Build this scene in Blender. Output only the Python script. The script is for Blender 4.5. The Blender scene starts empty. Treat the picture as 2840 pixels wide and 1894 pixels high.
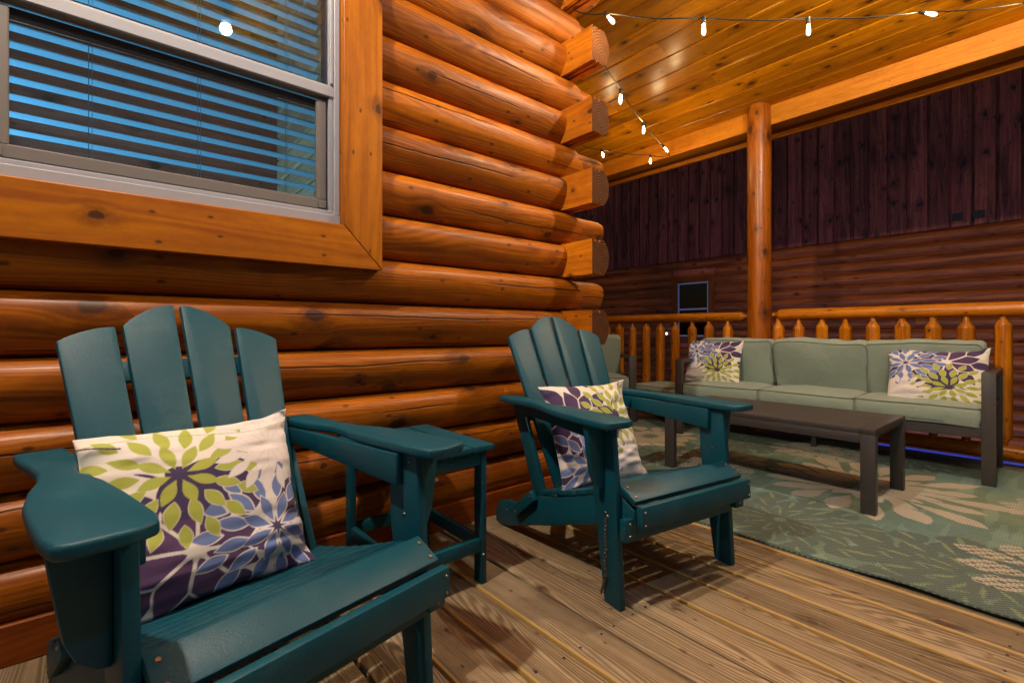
import bpy, bmesh, math, random
import numpy as np
from mathutils import Vector, Matrix, Euler, noise
sc = bpy.context.scene
R = math.radians
rnd = random.Random(7)

# ------------------------------------------------------------------ camera
cam_d = bpy.data.cameras.new("camera")
cam = bpy.data.objects.new("camera", cam_d)
sc.collection.objects.link(cam)
sc.camera = cam
cam.location = (0, 0, 0.9)
cam.rotation_euler = (R(90), 0, R(49.82 - 90))
cam_d.sensor_width = 36.0
cam_d.lens = 36.0 * 1327 / 2840
cam_d.shift_y = -26.0 / 2840
cam_d.clip_start = 0.02
cam_d.clip_end = 300

# ------------------------------------------------------------------ world and view
w = bpy.data.worlds.new("World")
sc.world = w
w.use_nodes = True
wn = w.node_tree
bgn = wn.nodes["Background"]
sky = wn.nodes.new("ShaderNodeTexSky")
sky.sky_type = 'NISHITA'
sky.sun_disc = False
sky.sun_elevation = R(-5)
sky.sun_rotation = R(250)
wn.links.new(sky.outputs[0], bgn.inputs[0])
bgn.inputs[1].default_value = 5.0
sc.view_settings.view_transform = 'Standard'
sc.view_settings.look = 'None'
sc.view_settings.gamma = 1.0
sc.view_settings.exposure = 0.28
LAMPS = [((-0.35, 1.08, 3.25), 255.0, (1.0, 0.86, 0.68), 'porch lamp hanging above the near green chair'),
         ((0.75, -0.83, 3.42), 50.0, (0.50, 0.72, 1.0), 'porch lamp mirrored in the cabin window'),
         ((2.7, 0.25, 3.02), 125.0, (1.0, 0.84, 0.62), 'porch lamp over the seating area by the railing')]
try:
    sc.cycles.max_bounces = 6
    sc.cycles.diffuse_bounces = 3
    sc.cycles.glossy_bounces = 3
    sc.cycles.transparent_max_bounces = 8
    sc.cycles.caustics_reflective = False
    sc.cycles.caustics_refractive = False
    sc.cycles.sample_clamp_indirect = 4.0
    sc.cycles.use_denoising = True
except Exception:
    pass

# ------------------------------------------------------------------ node helpers
class NT:
    def __init__(s, name):
        s.m = bpy.data.materials.new(name)
        s.m.use_nodes = True
        s.t = s.m.node_tree
        s.p = s.t.nodes["Principled BSDF"]
        s.out = s.t.nodes["Material Output"]
    def n(s, typ, **kw):
        nd = s.t.nodes.new(typ)
        for k, v in kw.items():
            if k == 'inp':
                for a, b in v.items():
                    s.set(nd.inputs[a], b)
            else:
                setattr(nd, k, v)
        return nd
    def set(s, sock, v):
        if isinstance(v, bpy.types.NodeSocket):
            s.t.links.new(v, sock)
        elif isinstance(v, bpy.types.Node):
            s.t.links.new(v.outputs[0], sock)
        else:
            sock.default_value = v
    def M(s, op, a, b=0.0, c=0.0, clamp=False):
        nd = s.n("ShaderNodeMath", operation=op)
        nd.use_clamp = clamp
        for i, x in enumerate((a, b, c)):
            s.set(nd.inputs[i], x)
        return nd.outputs[0]
    def V(s, op, a, b=(0, 0, 0)):
        nd = s.n("ShaderNodeVectorMath", operation=op)
        s.set(nd.inputs[0], a)
        if op == 'SCALE':
            s.set(nd.inputs[3], b)
        else:
            s.set(nd.inputs[1], b)
        return nd.outputs[1] if op in ('LENGTH', 'DOT_PRODUCT') else nd.outputs[0]
    def ss(s, x, a, b, lo=0.0, hi=1.0):
        nd = s.n("ShaderNodeMapRange", interpolation_type='SMOOTHSTEP')
        s.set(nd.inputs[0], x); s.set(nd.inputs[1], a); s.set(nd.inputs[2], b)
        s.set(nd.inputs[3], lo); s.set(nd.inputs[4], hi)
        return nd.outputs[0]
    def mix(s, f, a, b, mode='MIX'):
        nd = s.n("ShaderNodeMix", data_type='RGBA', blend_type=mode)
        s.set(nd.inputs[0], f); s.set(nd.inputs[6], a); s.set(nd.inputs[7], b)
        return nd.outputs[2]
    def noise(s, vec, scale, detail=3.0, rough=0.55, dist=0.0):
        nd = s.n("ShaderNodeTexNoise")
        s.set(nd.inputs['Vector'], vec); nd.inputs['Scale'].default_value = scale
        nd.inputs['Detail'].default_value = detail; nd.inputs['Roughness'].default_value = rough
        nd.inputs['Distortion'].default_value = dist
        return nd.outputs[0]
    def attr(s, name, out=1):
        return s.n("ShaderNodeAttribute", attribute_name=name).outputs[out]
    def bump(s, h, strength=0.3, dist=0.002):
        nd = s.n("ShaderNodeBump")
        nd.inputs['Strength'].default_value = strength
        nd.inputs['Distance'].default_value = dist
        s.set(nd.inputs['Height'], h)
        s.t.links.new(nd.outputs[0], s.p.inputs['Normal'])
        return nd
def c4(c): return (c[0], c[1], c[2], 1.0)

def wood(name, light, dark, knot=(0.035, 0.012, 0.005), rough=0.38, keep=0.45, kscale=(2.6, 7.5),
         grain=1.0, crack=0.0, coat=0.0, kr=0.010, bump=0.35, tonev=0.35, weather=0.0, blot=0.35, streak=0.0, fine=0.0, spec=0.24, ringf=1.0, ringw=0.16, pins=0.35):
    t = NT(name)
    g = t.attr('gco')
    tone = t.attr('tone', 2)
    sp = t.n("ShaderNodeSeparateXYZ"); t.set(sp.inputs[0], g)
    a, v = sp.outputs[0], sp.outputs[1]
    # knots: nearest cell point, distance measured in metres
    cv = t.n("ShaderNodeCombineXYZ"); t.set(cv.inputs[0], t.M('MULTIPLY', a, kscale[0])); t.set(cv.inputs[1], t.M('MULTIPLY', v, kscale[1]))
    vo = t.n("ShaderNodeTexVoronoi", voronoi_dimensions='2D', feature='F1'); t.set(vo.inputs['Vector'], cv.outputs[0])
    vo.inputs['Scale'].default_value = 1.0
    d = t.V('SUBTRACT', cv.outputs[0], vo.outputs['Position'])
    ds = t.n("ShaderNodeSeparateXYZ"); t.set(ds.inputs[0], d)
    da = t.M('DIVIDE', ds.outputs[0], kscale[0]); dv = t.M('DIVIDE', ds.outputs[1], kscale[1])
    wob = t.M('MULTIPLY', t.M('SUBTRACT', t.noise(g, 45.0, 3), 0.5), 0.014)
    dk = t.M('ADD', t.M('SQRT', t.M('ADD', t.M('MULTIPLY', t.M('MULTIPLY', da, da), 0.55), t.M('MULTIPLY', t.M('MULTIPLY', dv, dv), 1.25))), wob)
    cs = t.n("ShaderNodeSeparateColor"); t.set(cs.inputs[0], vo.outputs['Color'])
    on = t.M('LESS_THAN', cs.outputs[0], keep)
    kr_ = t.M('MULTIPLY', t.M('ADD', t.M('MULTIPLY', cs.outputs[1], 1.05), 0.28), kr)
    core = t.M('MULTIPLY', on, t.ss(dk, kr_, t.M('MULTIPLY', kr_, 0.55)))
    inner = t.M('MULTIPLY', on, t.ss(dk, t.M('MULTIPLY', kr_, 0.7), t.M('MULTIPLY', kr_, 0.15)))
    halo = t.M('MULTIPLY', on, t.ss(dk, t.M('MULTIPLY', kr_, 3.6), t.M('MULTIPLY', kr_, 0.8)))
    # small pin knots
    cv2 = t.n("ShaderNodeCombineXYZ"); t.set(cv2.inputs[0], t.M('MULTIPLY', a, kscale[0] * 2.3)); t.set(cv2.inputs[1], t.M('MULTIPLY', v, kscale[1] * 1.9))
    vo2 = t.n("ShaderNodeTexVoronoi", voronoi_dimensions='2D', feature='F1'); t.set(vo2.inputs['Vector'], cv2.outputs[0]); vo2.inputs['Scale'].default_value = 1.0
    d2 = t.V('DIVIDE', t.V('SUBTRACT', cv2.outputs[0], vo2.outputs['Position']), (kscale[0] * 2.3, kscale[1] * 1.9, 1))
    cs2 = t.n("ShaderNodeSeparateColor"); t.set(cs2.inputs[0], vo2.outputs['Color'])
    dk2 = t.M('ADD', t.V('LENGTH', t.V('MULTIPLY', d2, (0.6, 1.1, 0))), t.M('MULTIPLY', wob, 0.4))
    pin = t.M('MULTIPLY', t.M('LESS_THAN', cs2.outputs[0], pins), t.ss(dk2, kr * 0.42, kr * 0.12))
    # grain bends round the knots
    push = t.M('MULTIPLY', t.M('MULTIPLY', dv, halo), -0.75)
    bend = t.M('MULTIPLY', t.M('SUBTRACT', t.noise(t.V('MULTIPLY', g, (0.9, 3.0, 1)), 1.0, 2), 0.5), 0.05)
    vv = t.M('ADD', t.M('ADD', v, push), bend)
    def gv(fa, fv):
        c = t.n("ShaderNodeCombineXYZ"); t.set(c.inputs[0], t.M('MULTIPLY', a, fa)); t.set(c.inputs[1], t.M('MULTIPLY', vv, fv))
        t.set(c.inputs[2], t.M('MULTIPLY', sp.outputs[2], 3.0))
        return c.outputs[0]
    g1 = t.noise(gv(0.8, 26 * grain), 1.0, 3, 0.55)
    g2 = t.noise(gv(2.2, 110 * grain), 1.0, 3, 0.65)
    g3 = t.noise(gv(0.5, 5.0), 1.0, 2)
    rings = t.M('MULTIPLY_ADD', t.M('SINE', t.M('MULTIPLY', t.M('ADD', t.M('MULTIPLY', vv, 3.0), t.M('MULTIPLY', g3, 1.1)), 70.0 * grain * ringf)), 0.5, 0.5)
    gm = t.M('ADD', t.M('ADD', t.M('MULTIPLY', g1, 0.9), t.M('MULTIPLY', g2, 0.34 + fine)), t.M('MULTIPLY', rings, ringw))
    t.p.inputs['Specular IOR Level'].default_value = spec
    gf = t.ss(gm, 0.40, 1.0 + fine + ringw * 0.5)
    col = t.mix(gf, c4(light), c4(dark))
    bl = t.ss(t.noise(gv(1.1, 7.0), 1.0, 3, 0.6), 0.42, 0.78)
    col = t.mix(t.M('MULTIPLY', bl, blot), col, c4([x * 0.42 for x in dark]))
    tn = t.M('MULTIPLY_ADD', tone, tonev, 1.0 - tonev * 0.5)
    col = t.mix(1.0, col, t.n("ShaderNodeCombineColor", inp={0: tn, 1: tn, 2: tn}).outputs[0], 'MULTIPLY')
    mt_ = t.noise(t.V('MULTIPLY', g, (14, 34, 1)), 1.0, 4, 0.7)
    col = t.mix(t.M('MULTIPLY', t.ss(mt_, 0.35, 0.75), 0.38), col, t.mix(1.0, col, (0.50, 0.38, 0.28, 1), 'MULTIPLY'))
    if streak > 0:
        st = t.ss(t.noise(gv(0.45, 95.0), 1.0, 2, 0.7), 0.56, 0.68)
        col = t.mix(t.M('MULTIPLY', st, streak), col, c4([x * 0.36 for x in dark]))
    if weather > 0:
        wn_ = t.ss(t.noise(t.V('MULTIPLY', g, (1.3, 5, 1)), 1.0, 4, 0.65), 0.35, 0.75)
        col = t.mix(t.M('MULTIPLY', wn_, weather), col, (0.235, 0.205, 0.155, 1))
        sp2 = t.ss(t.noise(t.V('MULTIPLY', g, (9, 16, 1)), 1.0, 4, 0.6), 0.66, 0.76)
        col = t.mix(t.M('MULTIPLY', sp2, 0.65), col, c4([x * 0.25 for x in dark]))
    hn = t.M('MULTIPLY', halo, t.ss(t.noise(t.V('MULTIPLY', g, (16, 30, 1)), 1.0, 3, 0.65), 0.25, 0.65))
    col = t.mix(t.M('MULTIPLY', hn, 0.72), col, c4([x * 0.34 for x in dark]))
    col = t.mix(t.M('MULTIPLY', pin, 0.8), col, c4(knot))
    col = t.mix(t.M('MULTIPLY', core, 0.86), col, c4(knot))
    col = t.mix(t.M('MULTIPLY', inner, 0.3), col, c4([knot[0] * 2.2, knot[1] * 2.2, knot[2] * 2.0]))
    h = t.M('MULTIPLY', gm, -0.35)
    if crack > 0:
        c0 = t.M('MULTIPLY', t.M('SUBTRACT', t.noise(t.V('MULTIPLY', g, (1.6, 0.0, 1)), 1.0, 3, 0.6), 0.5), 0.05)
        cc = t.M('ABSOLUTE', t.M('SUBTRACT', t.M('FRACT', t.M('MULTIPLY', t.M('ADD', v, c0), 8.0)), 0.5))
        cm = t.ss(t.noise(t.V('MULTIPLY', g, (0.9, 2.6, 1)), 1.0, 1), 0.47, 0.56)
        ck = t.M('MULTIPLY', t.ss(cc, t.M('MULTIPLY_ADD', cm, 0.034, 0.004), 0.002), cm)
        col = t.mix(t.M('MULTIPLY', ck, crack), col, (0.012, 0.004, 0.001, 1))
        h = t.M('SUBTRACT', h, t.M('MULTIPLY', ck, 1.2))
    h = t.M('SUBTRACT', h, t.M('MULTIPLY', core, 0.3))
    t.set(t.p.inputs['Base Color'], col)
    t.set(t.p.inputs['Roughness'], t.M('ADD', t.M('MULTIPLY', gf, 0.12), rough))
    if coat: t.p.inputs['Coat Weight'].default_value = coat; t.p.inputs['Coat Roughness'].default_value = 0.22
    t.bump(h, bump, 0.004)
    return t.m

def plain(name, col, rough=0.5, metal=0.0, bumpscale=0, bstr=0.2, var=0.0, vscale=6.0, spec=0.5):
    t = NT(name)
    t.p.inputs['Roughness'].default_value = rough
    t.p.inputs['Metallic'].default_value = metal
    t.p.inputs['Specular IOR Level'].default_value = spec
    if var > 0:
        tc = t.n("ShaderNodeTexCoord")
        nz = t.noise(tc.outputs['Object'], vscale, 4, 0.6)
        t.set(t.p.inputs['Base Color'], t.mix(nz, c4([x * (1 - var) for x in col]), c4([min(1, x * (1 + var)) for x in col])))
    else:
        t.p.inputs['Base Color'].default_value = c4(col)
    if bumpscale:
        tc = t.n("ShaderNodeTexCoord")
        t.bump(t.noise(tc.outputs['Object'], bumpscale, 3, 0.6), bstr, 0.001)
    return t.m

def emit(name, col, s):
    t = NT(name)
    t.p.inputs['Base Color'].default_value = (0.8, 0.8, 0.8, 1)
    t.p.inputs['Emission Color'].default_value = c4(col)
    t.p.inputs['Emission Strength'].default_value = s
    return t.m

# ------------------------------------------------------------------ materials
M = {}
M['log'] = wood('log_wood', (0.52, 0.158, 0.002), (0.20, 0.042, 0.001), rough=0.42, keep=0.52, kscale=(2.5, 6.0), crack=0.95, coat=0.05, kr=0.027, grain=0.8, tonev=0.5, blot=0.6, fine=0.16, bump=0.5, ringf=2.0, ringw=0.26, spec=0.3)
M['trim'] = wood('casing_wood', (0.48, 0.160, 0.003), (0.24, 0.058, 0.002), rough=0.40, keep=0.34, kscale=(2.4, 7.0), coat=0.05, kr=0.019, grain=0.6)
M['ceil'] = wood('ceiling_wood', (0.74, 0.300, 0.003), (0.36, 0.105, 0.001), rough=0.24, keep=0.62, kscale=(3.1, 6.0), spec=0.38, coat=0.0, kr=0.021, grain=0.7, tonev=0.45, blot=0.5)
M['beam'] = wood('beam_wood', (0.60, 0.225, 0.008), (0.38, 0.105, 0.004), rough=0.5, keep=0.12, kscale=(1.5, 6.0), kr=0.011, fine=0.1)
M['post'] = wood('post_wood', (0.46, 0.135, 0.005), (0.24, 0.050, 0.002), rough=0.36, keep=0.85, kscale=(2.6, 5.5), coat=0.15, kr=0.026, spec=0.35)
M['rail'] = wood('railing_wood', (0.66, 0.225, 0.004), (0.30, 0.075, 0.002), rough=0.36, keep=0.5, kscale=(6.0, 12.0), coat=0.2, kr=0.007, bump=0.6, grain=0.8)
M['base'] = wood('baseboard_wood', (0.26, 0.062, 0.004), (0.14, 0.028, 0.002), rough=0.45, keep=0.4, kr=0.014)
M['cut'] = wood('cut_log_wood', (0.64, 0.21, 0.006), (0.40, 0.10, 0.003), rough=0.45, keep=0.35, kscale=(4, 7), kr=0.022, grain=0.7)
M['deck'] = wood('deck_wood', (0.40, 0.305, 0.185), (0.150, 0.102, 0.055), knot=(0.06, 0.032, 0.018), rough=0.55, keep=0.36, kscale=(2.2, 7.0), kr=0.017, grain=1.0, bump=0.9, tonev=0.42, weather=0.34, blot=0.35, streak=0.6, fine=0.15, ringf=3.1, ringw=0.6, pins=0.5)
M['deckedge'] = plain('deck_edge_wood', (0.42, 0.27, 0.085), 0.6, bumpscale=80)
M['bark'] = wood('dark_siding_wood', (0.44, 0.100, 0.060), (0.12, 0.028, 0.027), knot=(0.012, 0.012, 0.018), rough=0.5, keep=0.6, kscale=(2.2, 5.5), kr=0.030, blot=0.9, tonev=0.6)
M['nlog'] = wood('dark_log_siding', (0.50, 0.125, 0.022), (0.15, 0.032, 0.013), knot=(0.02, 0.008, 0.006), rough=0.45, keep=0.6, kscale=(1.6, 6.0), kr=0.018, blot=0.75, tonev=0.5)
def endgrain():
    t = NT('end_grain')
    g = t.attr('gco')
    tone = t.attr('tone', 2)
    q = t.V('SUBTRACT', g, (0.05, 0.09, 0))
    off = t.n("ShaderNodeCombineXYZ", inp={0: t.M('MULTIPLY', tone, 0.05), 1: t.M('MULTIPLY', tone, -0.06)})
    q = t.V('SUBTRACT', q, off.outputs[0])
    wq = t.n("ShaderNodeTexNoise"); t.set(wq.inputs['Vector'], g); wq.inputs['Scale'].default_value = 14
    r = t.M('ADD', t.V('LENGTH', q), t.M('MULTIPLY', wq.outputs[0], 0.012))
    s = t.M('MULTIPLY_ADD', t.M('SINE', t.M('MULTIPLY', r, 430)), 0.5, 0.5)
    f = t.noise(g, 300, 3)
    col = t.mix(t.M('MULTIPLY', s, 0.75), (0.125, 0.050, 0.018, 1), (0.024, 0.009, 0.004, 1))
    col = t.mix(t.M('MULTIPLY', t.ss(t.noise(g, 18, 3), 0.4, 0.7), 0.5), col, (0.055, 0.022, 0.011, 1))
    t.set(t.p.inputs['Base Color'], col)
    t.p.inputs['Roughness'].default_value = 0.75
    t.p.inputs['Specular IOR Level'].default_value = 0.1
    t.bump(t.M('ADD', s, t.M('MULTIPLY', f, 0.8)), 0.5, 0.003)
    return t.m
M['end'] = endgrain()
def teal():
    t = NT('teal_plastic_lumber')
    tc = t.n("ShaderNodeTexCoord")
    o = tc.outputs['Object']
    v = t.noise(o, 5.0, 3)
    col = t.mix(v, (0.001, 0.044, 0.076, 1), (0.002, 0.074, 0.112, 1))
    du = t.ss(t.noise(t.V('MULTIPLY', o, (7, 5, 9)), 1.0, 5, 0.7), 0.50, 0.78)
    col = t.mix(t.M('MULTIPLY', du, 0.22), col, (0.09, 0.155, 0.16, 1))
    sp = t.ss(t.noise(o, 420.0, 2), 0.60, 0.75)
    col = t.mix(t.M('MULTIPLY', sp, 0.25), col, (0.05, 0.22, 0.21, 1))
    t.set(t.p.inputs['Base Color'], col)
    vo = t.n("ShaderNodeTexVoronoi"); t.set(vo.inputs['Vector'], o); vo.inputs['Scale'].default_value = 60
    cs = t.n("ShaderNodeSeparateColor"); t.set(cs.inputs[0], vo.outputs['Color'])
    pit = t.M('MULTIPLY', t.ss(vo.outputs['Distance'], 0.12, 0.03), t.M('LESS_THAN', cs.outputs[0], 0.35))
    h = t.M('SUBTRACT', t.M('MULTIPLY', t.noise(o, 260.0, 3), 0.6), pit)
    t.p.inputs['Roughness'].default_value = 0.46
    t.p.inputs['Specular IOR Level'].default_value = 0.30
    t.bump(h, 0.5, 0.0018)
    return t.m
M['teal'] = teal()
M['steel'] = plain('bolt_steel', (0.22, 0.20, 0.18), 0.42, 1.0)
M['hole'] = plain('dark_hole', (0.004, 0.006, 0.006), 0.7)
M['metal'] = plain('brown_powder_coated_metal', (0.048, 0.044, 0.043), 0.42, 0.0, bumpscale=350, bstr=0.15, var=0.06)
def fabric(name, col, sc_=900, var=0.12, rough=0.9):
    t = NT(name)
    tc = t.n("ShaderNodeTexCoord")
    o = tc.outputs['Object']
    nz = t.noise(o, 5.0, 4)
    fn = t.noise(o, 500.0, 2)
    col_ = t.mix(nz, c4([x * (1 - var) for x in col]), c4([x * (1 + var) for x in col]))
    col_ = t.mix(t.M('MULTIPLY', fn, 0.3), col_, c4([x * 0.6 for x in col]))
    t.set(t.p.inputs['Base Color'], col_)
    t.p.inputs['Roughness'].default_value = rough
    t.p.inputs['Sheen Weight'].default_value = 0.25
    wr = t.noise(t.V('MULTIPLY', o, (5, 8, 7)), 1.0, 3, 0.5, 0.5)
    t.bump(t.M('ADD', t.M('MULTIPLY', fn, 0.10), t.M('MULTIPLY', wr, 1.2)), 0.55, 0.016)
    return t.m
M['sage'] = fabric('sage_green_fabric', (0.265, 0.335, 0.275))
M['pipe'] = fabric('sage_piping', (0.17, 0.205, 0.155))
def colattr(name, rough=0.85, kind='pillow'):
    t = NT(name)
    ca = t.n("ShaderNodeAttribute", attribute_name='paint')
    col = ca.outputs[0]
    tc = t.n("ShaderNodeTexCoord"); o = tc.outputs['Object']
    if kind == 'pillow':
        t.set(t.p.inputs['Base Color'], col)
        t.p.inputs['Sheen Weight'].default_value = 0.15
        nb = t.M('ADD', t.noise(t.V('MULTIPLY', o, (5, 8, 6)), 1.0, 2, 0.5, 0.4), t.M('MULTIPLY', t.noise(o, 700, 1), 0.04))
        t.bump(nb, 0.5, 0.016)
    else:
        sp = t.n("ShaderNodeSeparateXYZ"); t.set(sp.inputs[0], o)
        x, y = sp.outputs[0], sp.outputs[1]
        wy = t.M('SINE', t.M('MULTIPLY', y, 2 * math.pi / 0.0135))
        row = t.M('FLOOR', t.M('MULTIPLY', x, 1 / 0.0095))
        par = t.M('MODULO', row, 2.0)
        wx = t.M('SINE', t.M('ADD', t.M('MULTIPLY', y, 2 * math.pi / 0.020), t.M('MULTIPLY', par, math.pi)))
        rib = t.M('ABSOLUTE', t.M('SINE', t.M('MULTIPLY', x, math.pi / 0.0095)))
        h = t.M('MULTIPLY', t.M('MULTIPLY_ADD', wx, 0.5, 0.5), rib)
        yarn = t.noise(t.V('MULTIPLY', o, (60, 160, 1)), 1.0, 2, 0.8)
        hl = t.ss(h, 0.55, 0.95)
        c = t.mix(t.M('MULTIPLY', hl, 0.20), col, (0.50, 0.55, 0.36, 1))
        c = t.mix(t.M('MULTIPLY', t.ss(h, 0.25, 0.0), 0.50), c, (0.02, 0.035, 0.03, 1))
        c = t.mix(t.M('MULTIPLY', t.ss(yarn, 0.5, 0.75), 0.40), c, t.mix(1.0, c, (0.35, 0.62, 0.75, 1), 'MULTIPLY'))
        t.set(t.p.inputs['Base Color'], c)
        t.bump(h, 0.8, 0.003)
    t.p.inputs['Roughness'].default_value = rough
    return t.m
M['pillow'] = colattr('floral_pillow_fabric')
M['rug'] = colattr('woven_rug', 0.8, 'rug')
M['vinyl'] = plain('beige_vinyl', (0.29, 0.295, 0.335), 0.45, var=0.05)
M['screenframe'] = plain('grey_screen_frame', (0.13, 0.12, 0.115), 0.5)
M['gasket'] = plain('black_gasket', (0.015, 0.014, 0.014), 0.6)
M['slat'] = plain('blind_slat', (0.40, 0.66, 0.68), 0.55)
M['nframe'] = plain('lavender_vinyl', (0.42, 0.42, 0.52), 0.5)
M['vent'] = plain('dark_vent', (0.02, 0.02, 0.022), 0.5)
M['black'] = plain('black_cable', (0.01, 0.009, 0.008), 0.45)
M['room'] = wood('room_wood', (0.60, 0.15, 0.07), (0.32, 0.07, 0.035), rough=0.6, keep=0.6, kscale=(2, 5), kr=0.02)
M['pine'] = wood('pale_room_pine', (0.95, 0.50, 0.24), (0.70, 0.34, 0.15), rough=0.6, keep=0.4, kscale=(2, 8), kr=0.008)
M['ground'] = plain('dark_ground', (0.05, 0.06, 0.045), 0.95, var=0.5, vscale=3.0)
M['roof'] = plain('roof_sheathing', (0.04, 0.035, 0.03), 0.9)
def glass(name, tint=(0.92, 0.95, 0.97), refl=1.0, dust=0.0):
    t = NT(name)
    fr = t.n("ShaderNodeFresnel"); fr.inputs[0].default_value = 1.5
    tr = t.n("ShaderNodeBsdfTransparent"); tr.inputs[0].default_value = c4(tint)
    gl = t.n("ShaderNodeBsdfGlossy"); gl.inputs['Roughness'].default_value = 0.004
    mx = t.n("ShaderNodeMixShader")
    t.set(mx.inputs[0], t.M('MULTIPLY', fr.outputs[0], refl, clamp=True))
    t.t.links.new(tr.outputs[0], mx.inputs[1]); t.t.links.new(gl.outputs[0], mx.inputs[2])
    last = mx
    if dust > 0:
        tc = t.n("ShaderNodeTexCoord")
        df = t.n("ShaderNodeBsdfDiffuse"); df.inputs[0].default_value = (0.55, 0.68, 0.8, 1)
        dn = t.M('MULTIPLY', t.ss(t.noise(tc.outputs['Object'], 230, 2, 0.7), 0.70, 0.78), dust)
        m2 = t.n("ShaderNodeMixShader"); t.set(m2.inputs[0], t.M('ADD', dn, 0.004))
        t.t.links.new(mx.outputs[0], m2.inputs[1]); t.t.links.new(df.outputs[0], m2.inputs[2]); last = m2
    t.t.links.new(last.outputs[0], t.out.inputs[0])
    return t.m
M['glass'] = glass('window_glass', (0.88, 0.94, 0.97), 1.7, 0.35)
M['darkglass'] = glass('dark_window_glass', (0.15, 0.3, 0.42), 0.5)
def screen():
    t = NT('insect_screen')
    tc = t.n("ShaderNodeTexCoord"); sp = t.n("ShaderNodeSeparateXYZ"); t.set(sp.inputs[0], tc.outputs['Object'])
    gx = t.M('ABSOLUTE', t.M('SINE', t.M('MULTIPLY', sp.outputs[0], math.pi / 0.0016)))
    gz = t.M('ABSOLUTE', t.M('SINE', t.M('MULTIPLY', sp.outputs[2], math.pi / 0.0016)))
    f = t.M('ADD', t.M('MULTIPLY', t.ss(t.M('MINIMUM', gx, gz), 0.35, 0.1), 0.25), 0.12)
    tr = t.n("ShaderNodeBsdfTransparent")
    df = t.n("ShaderNodeBsdfDiffuse"); df.inputs[0].default_value = (0.05, 0.05, 0.055, 1)
    mx = t.n("ShaderNodeMixShader"); t.set(mx.inputs[0], f)
    t.t.links.new(tr.outputs[0], mx.inputs[1]); t.t.links.new(df.outputs[0], mx.inputs[2])
    t.t.links.new(mx.outputs[0], t.out.inputs[0])
    return t.m
M['screen'] = screen()
M['bulb'] = emit('lit_bulb', (1.0, 0.72, 0.36), 950.0)
def bulbglass():
    t = NT('lit_bulb_glass')
    tr = t.n("ShaderNodeBsdfTransparent"); tr.inputs[0].default_value = (1, 0.95, 0.88, 1)
    em = t.n("ShaderNodeEmission"); em.inputs[0].default_value = (1.0, 0.72, 0.36, 1); em.inputs[1].default_value = 2.2
    gl = t.n("ShaderNodeBsdfGlossy"); gl.inputs['Roughness'].default_value = 0.02
    lw = t.n("ShaderNodeLayerWeight"); lw.inputs[0].default_value = 0.35
    m1 = t.n("ShaderNodeMixShader"); m1.inputs[0].default_value = 0.22
    t.t.links.new(tr.outputs[0], m1.inputs[1]); t.t.links.new(em.outputs[0], m1.inputs[2])
    m2 = t.n("ShaderNodeMixShader"); t.set(m2.inputs[0], t.M('MULTIPLY', lw.outputs[0], 0.25))
    t.t.links.new(m1.outputs[0], m2.inputs[1]); t.t.links.new(gl.outputs[0], m2.inputs[2])
    t.t.links.new(m2.outputs[0], t.out.inputs[0])
    return t.m
M['bulbglass'] = bulbglass()
M['led'] = emit('blue_led', (0.01, 0.08, 1.0), 0.25)
M['ledw'] = emit('tiny_blue_white_led', (0.35, 0.6, 1.0), 12.0)

# ------------------------------------------------------------------ mesh helpers
COL = sc.collection
def link(o, parent=None):
    COL.objects.link(o)
    if parent is not None: o.parent = parent
    return o
def tag(o, label=None, cat=None, group=None, kind=None):
    if label: o['label'] = label
    if cat: o['category'] = cat
    if group: o['group'] = group
    if kind: o['kind'] = kind
    return o
def empty(name, loc=(0, 0, 0), rz=0.0, label=None, cat=None, group=None, parent=None):
    o = bpy.data.objects.new(name, None)
    o.empty_display_size = 0.1
    link(o, parent)
    o.location = loc; o.rotation_euler = (0, 0, rz)
    return tag(o, label, cat, group)

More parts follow.
